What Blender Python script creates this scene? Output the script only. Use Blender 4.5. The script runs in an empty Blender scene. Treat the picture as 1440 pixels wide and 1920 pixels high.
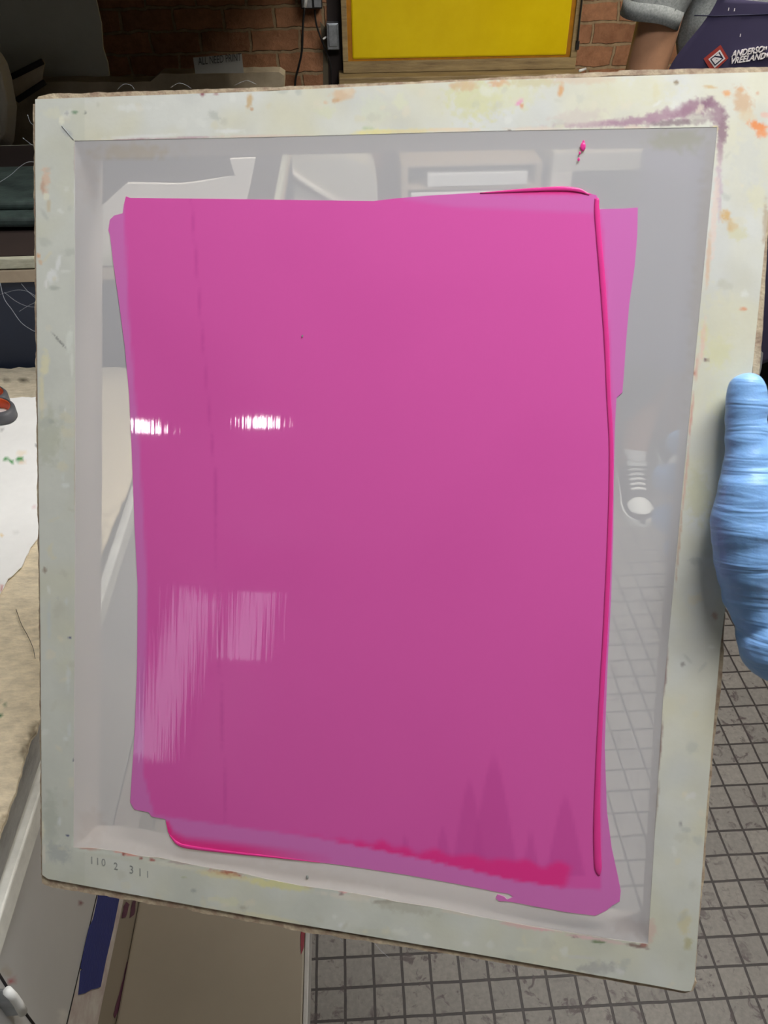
import bpy, bmesh, math, random
from mathutils import Vector, Matrix, Quaternion, noise
from mathutils.geometry import delaunay_2d_cdt
random.seed(4)
COL = bpy.context.scene.collection
PI = math.pi

# ------------------------------------------------------------------ camera model (used to measure the room from the photograph)
F = 1500.0
YAW, PITCH, ROLL, EYE = -0.0403, 0.6705, 0.0127, 1.5275
cf = Vector((-math.sin(YAW) * math.cos(PITCH), math.cos(YAW) * math.cos(PITCH), -math.sin(PITCH)))
cr0 = Vector((math.cos(YAW), math.sin(YAW), 0)); cd0 = cf.cross(cr0)
cr = cr0 * math.cos(ROLL) + cd0 * math.sin(ROLL)
cd = cf.cross(cr)
C0 = Vector((0, 0, EYE))
def ray(u, v): return cr * ((u - 720) / F) + cd * ((v - 960) / F) + cf
def onz(u, v, z): d = ray(u, v); return C0 + d * ((z - C0.z) / d.z)
def ony(u, v, y): d = ray(u, v); return C0 + d * (y / d.y)
def onx(u, v, x): d = ray(u, v); return C0 + d * (x / d.x)

# the printing screen's own frame: x right, y down along the face, z away from the viewer
P0 = Vector((-0.2037, 0.5998, 1.4134))
FX = Vector((0.9678, -0.2444, 0.0608)).normalized()
FY = Vector((-0.0789, -0.5235, -0.8483)); FY = (FY - FX * FX.dot(FY)).normalized()
FN = FX.cross(FY)
MS = Matrix(((FX.x, FY.x, FN.x, P0.x), (FX.y, FY.y, FN.y, P0.y), (FX.z, FY.z, FN.z, P0.z), (0, 0, 0, 1)))
MSI = MS.inverted()
SW, SH = 0.4607, 0.5519
def loc(u, v, z=0.0):
    d = ray(u, v); o = P0 + FN * z
    return MSI @ (C0 + d * ((o - C0).dot(FN) / d.dot(FN)))

# ------------------------------------------------------------------ materials
def lin(c):
    return tuple(((x / 255) / 12.92 if x / 255 <= .04045 else ((x / 255 + .055) / 1.055) ** 2.4) for x in c)
def mat(name, rgb, rough=.6, metal=0, var=.0, vscale=8, bump=0, bscale=60, spec=.5, attr=None, rgb2=None, coat=0, stretch=(1, 1, 1)):
    m = bpy.data.materials.new(name); m.use_nodes = True
    nt = m.node_tree; N = nt.nodes; L = nt.links
    b = N['Principled BSDF']; b.inputs['Roughness'].default_value = rough; b.inputs['Metallic'].default_value = metal
    b.inputs['Specular IOR Level'].default_value = spec; b.inputs['Coat Weight'].default_value = coat
    c = lin(rgb) + (1,)
    b.inputs['Base Color'].default_value = c
    tc = N.new('ShaderNodeTexCoord'); mp = N.new('ShaderNodeMapping'); mp.inputs['Scale'].default_value = stretch
    L.new(tc.outputs['Object'], mp.inputs['Vector'])
    src = None
    if attr:
        a = N.new('ShaderNodeAttribute'); a.attribute_name = 'Col'; src = a.outputs['Color']
    if var:
        nz = N.new('ShaderNodeTexNoise'); nz.inputs['Scale'].default_value = vscale; nz.inputs['Detail'].default_value = 7
        nz.inputs['Roughness'].default_value = .65
        L.new(mp.outputs[0], nz.inputs['Vector'])
        rp = N.new('ShaderNodeValToRGB'); rp.color_ramp.elements[0].position = .35; rp.color_ramp.elements[1].position = .68
        L.new(nz.outputs['Fac'], rp.inputs[0])
        mx = N.new('ShaderNodeMix'); mx.data_type = 'RGBA'
        c2 = lin(rgb2) if rgb2 else tuple(max(0, x * (1 - var)) for x in c[:3])
        if src:
            mx.blend_type = 'MULTIPLY'; mx.inputs['Factor'].default_value = 1
            rp.color_ramp.elements[0].color = (1 - var,) * 3 + (1,); rp.color_ramp.elements[1].color = (1, 1, 1, 1)
            L.new(src, mx.inputs['A']); L.new(rp.outputs[0], mx.inputs['B'])
        else:
            mx.inputs['A'].default_value = c; mx.inputs['B'].default_value = c2 + (1,)
            L.new(rp.outputs[0], mx.inputs['Factor'])
        src = mx.outputs['Result']
    if src: L.new(src, b.inputs['Base Color'])
    if bump:
        n2 = N.new('ShaderNodeTexNoise'); n2.inputs['Scale'].default_value = bscale; n2.inputs['Detail'].default_value = 5
        L.new(mp.outputs[0], n2.inputs['Vector'])
        bp = N.new('ShaderNodeBump'); bp.inputs['Strength'].default_value = bump; bp.inputs['Distance'].default_value = .004
        L.new(n2.outputs['Fac'], bp.inputs['Height']); L.new(bp.outputs[0], b.inputs['Normal'])
    return m
def emit(name, rgb, s):
    m = bpy.data.materials.new(name); m.use_nodes = True; b = m.node_tree.nodes['Principled BSDF']
    b.inputs['Base Color'].default_value = (.8, .8, .8, 1)
    b.inputs['Emission Color'].default_value = lin(rgb) + (1,); b.inputs['Emission Strength'].default_value = s
    return m

M = {}
M['screen_face'] = mat('varnished_screen_wood', (228, 230, 222), .45, var=.05, vscale=60, attr=1, bump=.035, bscale=180)
M['screen_side'] = mat('screen_side_wood', (205, 198, 178), .6, var=.3, vscale=30, rgb2=(165, 140, 105), bump=.2, bscale=120)
M['rail_side'] = mat('stained_inner_rail', (192, 184, 176), .7, var=.12, vscale=40)
M['fray'] = mat('brown_glued_edge', (156, 132, 112), .8, var=.5, vscale=120, rgb2=(204, 190, 160), bump=.3, bscale=300)
M['ink'] = mat('faded_ink', (150, 153, 148), .8)
M['mitre'] = mat('mitre_line', (176, 182, 182), .6)
M['thread'] = mat('mesh_thread', (170, 175, 180), .6)
M['emulsion'] = mat('pink_emulsion', (215, 62, 150), .028, attr=1, spec=.6)
M['bead'] = mat('thick_pink_emulsion', (234, 66, 152), .22, spec=.3)
M['navy'] = mat('navy_board', (40, 48, 66), .6, var=.15, vscale=12)
M['cream_rail'] = mat('cream_laminate', (196, 196, 176), .6, var=.25, vscale=40, rgb2=(160, 158, 138), stretch=(1, 4, 4))
M['tan_rail'] = mat('tan_laminate', (176, 160, 138), .6, var=.1, vscale=60)
M['dark_brown'] = mat('dark_brown_board', (54, 42, 38), .7, var=.3, vscale=10)
M['tarp'] = mat('dark_green_tarp', (62, 76, 72), .5, var=.6, vscale=30, rgb2=(36, 44, 44), bump=.9, bscale=22)
M['card'] = mat('grey_brown_cardboard', (178, 164, 140), .8, var=.3, vscale=7, rgb2=(140, 128, 104), bump=.2, bscale=80)
M['foam'] = mat('grey_white_foamboard', (186, 186, 174), .7, var=.15, vscale=5)
M['plastic_w'] = mat('offwhite_plastic', (205, 200, 186), .45)
M['white_panel'] = mat('white_panel', (232, 226, 214), .6, var=.06, vscale=6)
M['white_metal'] = mat('white_enamel', (186, 186, 184), .35, var=.18, vscale=9, rgb2=(160, 158, 154), spec=.5)
M['beige_top'] = mat('beige_laminate', (140, 130, 114), .5, var=.1, vscale=6)
M['silver'] = mat('worn_silver_edge', (170, 170, 166), .45, .3, var=.4, vscale=45, bump=.5, bscale=120, stretch=(1, .4, 1))
M['steel'] = mat('galvanised_steel', (178, 184, 190), .35, .7, var=.35, vscale=60)
M['blacksteel'] = mat('black_metal', (26, 25, 27), .5)
M['black'] = mat('black_rubber', (22, 20, 20), .5)
M['grout_dark'] = mat('dark_gap', (30, 26, 26), .8)
M['oldwood'] = mat('aged_wood', (168, 146, 102), .7, var=.5, vscale=18, rgb2=(122, 102, 70), bump=.5, bscale=60, stretch=(.4, 3, 3))
M['yellow'] = mat('yellow_emulsion', (236, 208, 22), .22, var=.12, vscale=3, rgb2=(222, 190, 10), spec=.5)
M['amber'] = mat('amber_emulsion_edge', (182, 122, 22), .4, var=.3, vscale=30)
M['tape_blue'] = mat('blue_masking_tape', (40, 50, 118), .7, var=.15, vscale=60, bump=.2, bscale=200)
M['magenta'] = mat('dried_magenta_ink', (92, 44, 70), .6, var=.4, vscale=60)
M['darkred'] = mat('dried_red_ink', (120, 28, 44), .5)
M['glove'] = None
M['skin_pale'] = mat('skin_light', (208, 156, 134), .5, var=.08, vscale=40, spec=.4)
M['skin'] = mat('skin_brown', (174, 130, 100), .5, var=.10, vscale=60, spec=.35, bump=.1, bscale=400)
M['tee'] = mat('heather_grey_cotton', (150, 154, 152), .9, var=.35, vscale=260, rgb2=(112, 116, 116), bump=.5, bscale=18)
M['apron'] = mat('navy_apron_cloth', (54, 48, 78), .85, var=.15, vscale=12, bump=.3, bscale=10)
M['pants'] = mat('black_denim', (30, 30, 36), .85, var=.2, vscale=30, bump=.3, bscale=14)
M['canvas'] = mat('black_canvas', (48, 42, 44), .8)
M['rubberw'] = mat('white_rubber', (235, 238, 232), .5)
M['sock'] = mat('white_cotton', (235, 235, 230), .9)
M['hair'] = mat('black_hair', (26, 20, 18), .6, bump=.6, bscale=90)
M['red_print'] = mat('red_print', (158, 52, 42), .7)
M['white_print'] = mat('white_print', (226, 220, 220), .7, var=.15, vscale=200)
M['navy_print'] = mat('navy_print', (20, 18, 52), .7)
M['paper_sign'] = mat('grey_white_sign_paper', (176, 176, 170), .8, var=.1, vscale=40)
M['pen'] = mat('marker_ink', (60, 56, 54), .8)
M['sc_grey'] = mat('grey_scissor_plastic', (86, 86, 90), .5)
M['sc_org'] = mat('orange_scissor_plastic', (214, 96, 52), .5, bump=.2, bscale=300)
M['wallpaint'] = mat('offwhite_wall_paint', (200, 198, 190), .8, var=.08, vscale=3)
M['ceilpaint'] = mat('white_ceiling_paint', (214, 214, 208), .85)
M['binplastic'] = mat('black_plastic', (34, 31, 34), .5)
M['rag'] = mat('grey_rag', (150, 152, 154), .9, bump=.5, bscale=60)
M['paperwhite'] = mat('white_paper_stack', (232, 234, 232), .7)
M['binclear'] = mat('pale_beige_plastic', (206, 204, 190), .4)
M['sheet'] = mat('paint_flecked_paper', (240, 240, 236), .75, attr=1, var=.05, vscale=25, bump=.25, bscale=14)
M['cover'] = mat('stained_cardboard', (196, 182, 152), .85, attr=1, var=.30, vscale=55, bump=.4, bscale=110, stretch=(1, 2.2, 1))
M['enamel_attr'] = mat('spotted_enamel', (186, 186, 184), .32, attr=1, var=.06, vscale=9)

def glove_mat():
    m = mat('blue_nitrile', (134, 182, 236), .42, spec=.45)
    nt = m.node_tree; N = nt.nodes; L = nt.links; b = N['Principled BSDF']
    b.inputs['Subsurface Weight'].default_value = .15; b.inputs['Subsurface Radius'].default_value = (.004, .005, .008)
    tc = N.new('ShaderNodeTexCoord'); mp = N.new('ShaderNodeMapping')
    mp.inputs['Scale'].default_value = (14, 105, 14); mp.inputs['Rotation'].default_value = (0, 0, .28)
    L.new(tc.outputs['Object'], mp.inputs[0])
    n = N.new('ShaderNodeTexNoise'); n.inputs['Scale'].default_value = 1.0; n.inputs['Detail'].default_value = 2.5; n.inputs['Distortion'].default_value = .6
    L.new(mp.outputs[0], n.inputs['Vector'])
    bp = N.new('ShaderNodeBump'); bp.inputs['Strength'].default_value = .55; bp.inputs['Distance'].default_value = .006
    L.new(n.outputs['Fac'], bp.inputs['Height'])
    n2 = N.new('ShaderNodeTexNoise'); n2.inputs['Scale'].default_value = 900
    b2 = N.new('ShaderNodeBump'); b2.inputs['Strength'].default_value = .12; b2.inputs['Distance'].default_value = .001
    L.new(tc.outputs['Object'], n2.inputs['Vector']); L.new(n2.outputs['Fac'], b2.inputs['Height']); L.new(bp.outputs[0], b2.inputs['Normal'])
    L.new(b2.outputs[0], b.inputs['Normal'])
    return m
M['glove'] = glove_mat()

def mesh_mat():
    m = bpy.data.materials.new('screen_fabric'); m.use_nodes = True; nt = m.node_tree; N = nt.nodes; L = nt.links
    N.remove(N['Principled BSDF']); out = N['Material Output']
    tr = N.new('ShaderNodeBsdfTransparent'); df = N.new('ShaderNodeBsdfDiffuse'); tl = N.new('ShaderNodeBsdfTranslucent')
    a = N.new('ShaderNodeAttribute'); a.attribute_name = 'Col'
    L.new(a.outputs['Color'], df.inputs['Color']); L.new(a.outputs['Color'], tl.inputs['Color'])
    m1 = N.new('ShaderNodeMixShader'); m1.inputs[0].default_value = .12
    L.new(df.outputs[0], m1.inputs[1]); L.new(tl.outputs[0], m1.inputs[2])
    m2 = N.new('ShaderNodeMixShader')
    L.new(a.outputs['Alpha'], m2.inputs[0])
    L.new(tr.outputs[0], m2.inputs[1]); L.new(m1.outputs[0], m2.inputs[2]); L.new(m2.outputs[0], out.inputs[0])
    return m
M['fabric'] = mesh_mat()

def emulsion_mat():
    m = M['emulsion']; nt = m.node_tree; N = nt.nodes; L = nt.links; b = N['Principled BSDF']
    tc = N.new('ShaderNodeTexCoord'); mp = N.new('ShaderNodeMapping'); mp.inputs['Scale'].default_value = (330, 9, 1)
    L.new(tc.outputs['Object'], mp.inputs[0])
    n = N.new('ShaderNodeTexNoise'); n.inputs['Scale'].default_value = 1; n.inputs['Detail'].default_value = 3
    L.new(mp.outputs[0], n.inputs['Vector'])
    bp = N.new('ShaderNodeBump'); bp.inputs['Strength'].default_value = .05; bp.inputs['Distance'].default_value = .001
    L.new(n.outputs['Fac'], bp.inputs['Height'])
    L.new(bp.outputs[0], b.inputs['Normal'])
emulsion_mat()

def brick_mat():
    m = bpy.data.materials.new('old_brick'); m.use_nodes = True; nt = m.node_tree; N = nt.nodes; L = nt.links
    b = N['Principled BSDF']; b.inputs['Roughness'].default_value = .85
    tc = N.new('ShaderNodeTexCoord'); sp = N.new('ShaderNodeSeparateXYZ'); cb = N.new('ShaderNodeCombineXYZ')
    L.new(tc.outputs['Object'], sp.inputs[0]); L.new(sp.outputs['X'], cb.inputs['X']); L.new(sp.outputs['Z'], cb.inputs['Y'])
    nz = N.new('ShaderNodeTexNoise'); nz.inputs['Scale'].default_value = 16; nz.inputs['Detail'].default_value = 5
    L.new(tc.outputs['Object'], nz.inputs['Vector'])
    vs = N.new('ShaderNodeVectorMath'); vs.operation = 'SCALE'; vs.inputs['Scale'].default_value = .028
    sb = N.new('ShaderNodeVectorMath'); sb.operation = 'SUBTRACT'; sb.inputs[1].default_value = (.5, .5, .5)
    L.new(nz.outputs['Color'], sb.inputs[0]); L.new(sb.outputs[0], vs.inputs[0])
    ad = N.new('ShaderNodeVectorMath'); L.new(cb.outputs[0], ad.inputs[0]); L.new(vs.outputs[0], ad.inputs[1])
    of = N.new('ShaderNodeVectorMath'); of.inputs[1].default_value = (.055, -.0215 + .0, 0); L.new(ad.outputs[0], of.inputs[0])
    br = N.new('ShaderNodeTexBrick'); br.inputs['Scale'].default_value = 1; br.inputs['Brick Width'].default_value = .165
    br.inputs['Row Height'].default_value = .0655; br.inputs['Mortar Size'].default_value = .0055; br.inputs['Mortar Smooth'].default_value = .4
    br.inputs['Color1'].default_value = lin((182, 130, 94)) + (1,); br.inputs['Color2'].default_value = lin((158, 110, 78)) + (1,)
    br.inputs['Mortar'].default_value = lin((170, 146, 112)) + (1,)
    br.inputs['Bias'].default_value = -.1
    L.new(of.outputs[0], br.inputs['Vector'])
    n2 = N.new('ShaderNodeTexNoise'); n2.inputs['Scale'].default_value = 30; n2.inputs['Detail'].default_value = 8; n2.inputs['Roughness'].default_value = .7
    L.new(tc.outputs['Object'], n2.inputs['Vector'])
    mx = N.new('ShaderNodeMix'); mx.data_type = 'RGBA'; mx.blend_type = 'MULTIPLY'; mx.inputs['Factor'].default_value = .8
    rp = N.new('ShaderNodeValToRGB'); rp.color_ramp.elements[0].position = .3; rp.color_ramp.elements[0].color = (.5, .46, .42, 1); rp.color_ramp.elements[1].position = .6
    L.new(n2.outputs['Fac'], rp.inputs[0]); L.new(br.outputs['Color'], mx.inputs['A']); L.new(rp.outputs[0], mx.inputs['B'])
    L.new(mx.outputs['Result'], b.inputs['Base Color'])
    h = N.new('ShaderNodeMath'); h.operation = 'MULTIPLY_ADD'; h.inputs[1].default_value = -1.0
    L.new(br.outputs['Fac'], h.inputs[0]); L.new(n2.outputs['Fac'], h.inputs[2])
    bp = N.new('ShaderNodeBump'); bp.inputs['Strength'].default_value = .9; bp.inputs['Distance'].default_value = .012
    L.new(h.outputs[0], bp.inputs['Height']); L.new(bp.outputs[0], b.inputs['Normal'])
    return m
def tile_mat():
    m = bpy.data.materials.new('grey_floor_tile'); m.use_nodes = True; nt = m.node_tree; N = nt.nodes; L = nt.links
    b = N['Principled BSDF']; b.inputs['Roughness'].default_value = .55
    tc = N.new('ShaderNodeTexCoord'); of = N.new('ShaderNodeVectorMath'); of.inputs[1].default_value = (-.5562 + .0018 + .0508 * 200, -.5358 + .0018 + .0508 * 200, 0)
    nz = N.new('ShaderNodeTexNoise'); nz.inputs['Scale'].default_value = 25
    L.new(tc.outputs['Object'], nz.inputs['Vector'])
    vs = N.new('ShaderNodeVectorMath'); vs.operation = 'SCALE'; vs.inputs['Scale'].default_value = .0022
    sb = N.new('ShaderNodeVectorMath'); sb.operation = 'SUBTRACT'; sb.inputs[1].default_value = (.5, .5, .5)
    L.new(nz.outputs['Color'], sb.inputs[0]); L.new(sb.outputs[0], vs.inputs[0])
    ad = N.new('ShaderNodeVectorMath'); L.new(tc.outputs['Object'], ad.inputs[0]); L.new(vs.outputs[0], ad.inputs[1])
    L.new(ad.outputs[0], of.inputs[0])
    br = N.new('ShaderNodeTexBrick'); br.offset = 0; br.inputs['Scale'].default_value = 1; br.inputs['Brick Width'].default_value = .0508
    br.inputs['Row Height'].default_value = .0508; br.inputs['Mortar Size'].default_value = .0024; br.inputs['Mortar Smooth'].default_value = .15
    br.inputs['Color1'].default_value = lin((136, 131, 124)) + (1,); br.inputs['Color2'].default_value = lin((124, 120, 114)) + (1,)
    br.inputs['Mortar'].default_value = lin((48, 42, 40)) + (1,)
    L.new(of.outputs[0], br.inputs['Vector'])
    # dried ink scuffs
    def spots(scale, lo, hi, dist=.0):
        n = N.new('ShaderNodeTexNoise'); n.inputs['Scale'].default_value = scale; n.inputs['Detail'].default_value = 6; n.inputs['Roughness'].default_value = .6
        n.inputs['Distortion'].default_value = dist
        L.new(tc.outputs['Object'], n.inputs['Vector'])
        r = N.new('ShaderNodeValToRGB'); r.color_ramp.elements[0].position = lo; r.color_ramp.elements[1].position = hi
        L.new(n.outputs['Fac'], r.inputs[0]); return r.outputs[0]
    s1 = spots(42, .55, .64, .8); s2 = spots(9, .38, .52)
    ml = N.new('ShaderNodeMath'); ml.operation = 'MULTIPLY'; L.new(s1, ml.inputs[0]); L.new(s2, ml.inputs[1])
    m3 = N.new('ShaderNodeMath'); m3.operation = 'MULTIPLY'; m3.inputs[1].default_value = .85; L.new(ml.outputs[0], m3.inputs[0])
    mx = N.new('ShaderNodeMix'); mx.data_type = 'RGBA'; mx.inputs['B'].default_value = lin((70, 58, 58)) + (1,)
    L.new(m3.outputs[0], mx.inputs['Factor']); L.new(br.outputs['Color'], mx.inputs['A'])
    s3 = spots(120, .35, .7)
    m4 = N.new('ShaderNodeMix'); m4.data_type = 'RGBA'; m4.blend_type = 'MULTIPLY'; m4.inputs['Factor'].default_value = .25
    L.new(mx.outputs['Result'], m4.inputs['A']); L.new(s3, m4.inputs['B'])
    L.new(m4.outputs['Result'], b.inputs['Base Color'])
    bp = N.new('ShaderNodeBump'); bp.invert = True; bp.inputs['Strength'].default_value = .7; bp.inputs['Distance'].default_value = .003
    L.new(br.outputs['Fac'], bp.inputs['Height']); L.new(bp.outputs[0], b.inputs['Normal'])
    return m
M['brick'] = brick_mat(); M['tile'] = tile_mat()

# ------------------------------------------------------------------ builders
def link(name, me, m=None, parent=None, smooth=False):
    o = bpy.data.objects.new(name, me); COL.objects.link(o)
    if m is not None: me.materials.append(m)
    if parent is not None: o.parent = parent
    if smooth:
        for p in me.polygons: p.use_smooth = True
    return o
def bmo(name, bm, m=None, parent=None, smooth=False):
    me = bpy.data.meshes.new(name); bmesh.ops.recalc_face_normals(bm, faces=bm.faces[:]); bm.to_mesh(me); bm.free()
    return link(name, me, m, parent, smooth)
def tag(o, label, cat, group=None):
    o['label'] = label; o['category'] = cat
    if group: o['group'] = group
    return o
def struct(o): o['kind'] = 'structure'; return o
def empty(name, p=(0, 0, 0), mw=None):
    o = bpy.data.objects.new(name, None); COL.objects.link(o); o.empty_display_size = .05
    if mw is not None: o.matrix_world = mw
    else: o.location = p
    return o
def bx(bm, lo, hi, bev=0, mw=None):
    lo, hi = Vector(lo), Vector(hi)
    r = bmesh.ops.create_cube(bm, size=1)
    vs = r['verts']
    for v in vs:
        v.co = Vector(((lo[i] + hi[i]) / 2 + v.co[i] * (hi[i] - lo[i])) for i in range(3))
    if bev:
        es = list({e for v in vs for e in v.link_edges})
        r2 = bmesh.ops.bevel(bm, geom=es, offset=bev, segments=2, affect='EDGES', profile=.5)
        vs = list({v for f in r2['faces'] for v in f.verts} | {v for v in vs if v.is_valid})
    if mw is not None:
        for v in vs: v.co = mw @ v.co
    return vs
def box(name, lo, hi, m, parent=None, bev=.002, off=(0, 0, 0), mw=None):
    bm = bmesh.new(); o = Vector(off)
    bx(bm, Vector(lo) - o, Vector(hi) - o, bev, mw)
    return bmo(name, bm, m, parent)
def tube(bm, pts, rads, seg=10, cap=True, flat=None):
    pts = [Vector(p) for p in pts]
    if not hasattr(rads, '__len__'): rads = [rads] * len(pts)
    rings = []
    up = Vector((0, 0, 1))
    prev = None
    for i, p in enumerate(pts):
        t = (pts[min(i + 1, len(pts) - 1)] - pts[max(i - 1, 0)]).normalized()
        if prev is None:
            a = t.cross(up)
            if a.length < .05: a = t.cross(Vector((0, 1, 0)))
            a.normalize()
        else:
            a = (prev - t * prev.dot(t)).normalized()
        prev = a; b = t.cross(a)
        ring = []
        for k in range(seg):
            an = 2 * PI * k / seg
            off = (a * math.cos(an) + b * math.sin(an)) * rads[i]
            if flat: off.z *= flat
            ring.append(bm.verts.new(p + off))
        rings.append(ring)
    for r0, r1 in zip(rings, rings[1:]):
        for k in range(seg): bm.faces.new((r0[k], r0[(k + 1) % seg], r1[(k + 1) % seg], r1[k]))
    if cap:
        bm.faces.new(rings[0][::-1]); bm.faces.new(rings[-1])
def tubeo(name, pts, r, m, parent=None, seg=10, flat=None):
    bm = bmesh.new(); tube(bm, pts, r, seg, True, flat); return bmo(name, bm, m, parent, True)
def smoothpath(pts, n=8):
    pts = [Vector(p) for p in pts]; out = []
    P = [pts[0] * 2 - pts[1]] + pts + [pts[-1] * 2 - pts[-2]]
    for i in range(1, len(P) - 2):
        for k in range(n):
            t = k / n; a, b, c, d = P[i - 1], P[i], P[i + 1], P[i + 2]
            out.append(.5 * ((2 * b) + (c - a) * t + (2 * a - 5 * b + 4 * c - d) * t * t + (-a + 3 * b - 3 * c + d) * t ** 3))
    out.append(pts[-1]); return out
def capsule(bm, a, b, ra, rb, flatend=False):
    a, b = Vector(a), Vector(b); t = (b - a); L = t.length
    if L < 1e-6: t = Vector((0, 0, 1)); L = 1e-6
    t.normalize(); q = Vector((0, 0, 1)).rotation_difference(t); seg = 20
    prof = []
    if flatend: prof = [(0, 0), (ra, 0), (rb, L), (0, L)]
    else:
        for k in range(7): an = -PI / 2 + PI / 2 * k / 6; prof.append((ra * math.cos(an), ra * math.sin(an)))
        for k in range(7): an = PI / 2 * k / 6; prof.append((rb * math.cos(an), L + rb * math.sin(an)))
    rings = []
    for r, z in prof:
        if r < 1e-6: rings.append([bm.verts.new(a + q @ Vector((0, 0, z)))])
        else: rings.append([bm.verts.new(a + q @ Vector((r * math.cos(2 * PI * k / seg), r * math.sin(2 * PI * k / seg), z))) for k in range(seg)])
    for r0, r1 in zip(rings, rings[1:]):
        for k in range(seg):
            k2 = (k + 1) % seg
            if len(r0) == 1: bm.faces.new((r0[0], r1[k2], r1[k]))
            elif len(r1) == 1: bm.faces.new((r0[k], r0[k2], r1[0]))
            else: bm.faces.new((r0[k], r0[k2], r1[k2], r1[k]))
def ellipsoid(bm, c, r, rot=None):
    rr = bmesh.ops.create_uvsphere(bm, u_segments=24, v_segments=16, radius=1)
    for v in rr['verts']:
        p = Vector((v.co.x * r[0], v.co.y * r[1], v.co.z * r[2]))
        if rot: p = rot @ p
        v.co = p + Vector(c)
def remeshed(name, bm, voxel, m, parent=None, smooth=6, disp=None):
    me = bpy.data.meshes.new(name); bm.to_mesh(me); bm.free()
    tmp = bpy.data.objects.new('tmp', me); COL.objects.link(tmp)
    md = tmp.modifiers.new('r', 'REMESH'); md.mode = 'VOXEL'; md.voxel_size = voxel
    if smooth:
        s = tmp.modifiers.new('s', 'SMOOTH'); s.factor = .5; s.iterations = smooth
    dg = bpy.context.evaluated_depsgraph_get(); dg.update()
    me2 = bpy.data.meshes.new_from_object(tmp.evaluated_get(dg))
    bpy.data.objects.remove(tmp); bpy.data.meshes.remove(me)
    me2.name = name
    if disp:
        nn = [v.normal.copy() for v in me2.vertices]
        for v, n in zip(me2.vertices, nn): v.co += n * disp(v.co)
    return link(name, me2, m, parent, True)
def text(name, body, size, mw, m, parent=None, shear=0, extrude=.0002, xs=1.0, ys=1.0, off=0.0):
    c = bpy.data.curves.new('t', 'FONT'); c.body = body; c.size = size; c.shear = shear; c.extrude = extrude; c.resolution_u = 3; c.offset = off
    t = bpy.data.objects.new('t', c); COL.objects.link(t)
    dg = bpy.context.evaluated_depsgraph_get(); dg.update()
    me = bpy.data.meshes.new_from_object(t.evaluated_get(dg)); bpy.data.objects.remove(t)
    for v in me.vertices:
        v.co = mw @ Vector((v.co.x * xs, v.co.y * ys, v.co.z))
    me.name = name
    return link(name, me, m, parent)
def inside(p, poly):
    x, y = p; c = False; j = len(poly) - 1
    for i in range(len(poly)):
        xi, yi = poly[i]; xj, yj = poly[j]
        if (yi > y) != (yj > y) and x < (xj - xi) * (y - yi) / (yj - yi) + xi: c = not c
        j = i
    return c
def densify(poly, step, wob=0, fr=.02, seed=0):
    out = []
    for i in range(len(poly)):
        a = Vector(poly[i]); b = Vector(poly[(i + 1) % len(poly)]); L = (b - a).length; n = max(1, int(L / step))
        for k in range(n):
            p = a.lerp(b, k / n)
            if wob:
                d = (b - a).normalized(); w = wob * (noise.noise(Vector((p.x * fr, p.y * fr, seed))) + .6 * noise.noise(Vector((p.x * fr * 4, p.y * fr * 4, seed + 5))))
                p = p + Vector((-d.y, d.x)) * w
            out.append((p.x, p.y))
    return out
def patch(name, poly, mapper, m, parent=None, step=8, color=None, thick=0, tdir=None, wob=0, fr=.02, alpha=None, smooth=False, seed=0):
    """polygon traced on the photograph, laid on its real plane by mapper(u, v); optional per-vertex pigment"""
    pl = densify(poly, step, wob, fr, seed); n = len(pl)
    us = [p[0] for p in pl]; vs = [p[1] for p in pl]
    pts = list(pl)
    u = min(us) + step * .5
    while u < max(us):
        v = min(vs) + step * .5
        while v < max(vs):
            if inside((u, v), pl): pts.append((u + random.uniform(-.1, .1) * step, v + random.uniform(-.1, .1) * step))
            v += step
        u += step
    r = delaunay_2d_cdt([Vector(p) for p in pts], [(i, (i + 1) % n) for i in range(n)], [], 1, 1e-4)
    P, faces = r[0], r[2]
    bm = bmesh.new(); vv = [bm.verts.new(mapper(p.x, p.y)) for p in P]
    for f in faces:
        try: bm.faces.new([vv[i] for i in f])
        except ValueError: pass
    px = {i: (p.x, p.y) for i, p in enumerate(P)}
    nf = len(P)
    if thick:
        bm.verts.ensure_lookup_table()
        be = [e for e in bm.edges if len(e.link_faces) == 1]
        lower = {}
        for v in list(bm.verts):
            lower[v] = None
        td = Vector(tdir) * thick
        bv = {v for e in be for v in e.verts}
        for v in bv: lower[v] = bm.verts.new(v.co + td)
        for e in be:
            a, b = e.verts
            bm.faces.new((a, b, lower[b], lower[a]))
        loopv = [lower[vv[i]] for i in range(n) if vv[i] in bv]
        try: bm.faces.new(loopv)
        except Exception: pass
    bm.verts.index_update()
    me = bpy.data.meshes.new(name)
    if thick: bmesh.ops.recalc_face_normals(bm, faces=bm.faces[:])
    else:
        bm.normal_update()
        f0 = bm.faces[:]
        if f0 and f0[0].normal.dot(C0 - (parent.matrix_world @ f0[0].calc_center_median() if parent else f0[0].calc_center_median())) < 0:
            bmesh.ops.reverse_faces(bm, faces=f0)
    bm.to_mesh(me); bm.free()
    if color:
        at = me.color_attributes.new('Col', 'FLOAT_COLOR', 'POINT')
        for i in range(len(me.vertices)):
            if i in px: c = color(*px[i])
            else:
                c = last
            last = c
            at.data[i].color = (c[0], c[1], c[2], c[3] if len(c) > 3 else 1)
    return link(name, me, m, parent, smooth)
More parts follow.
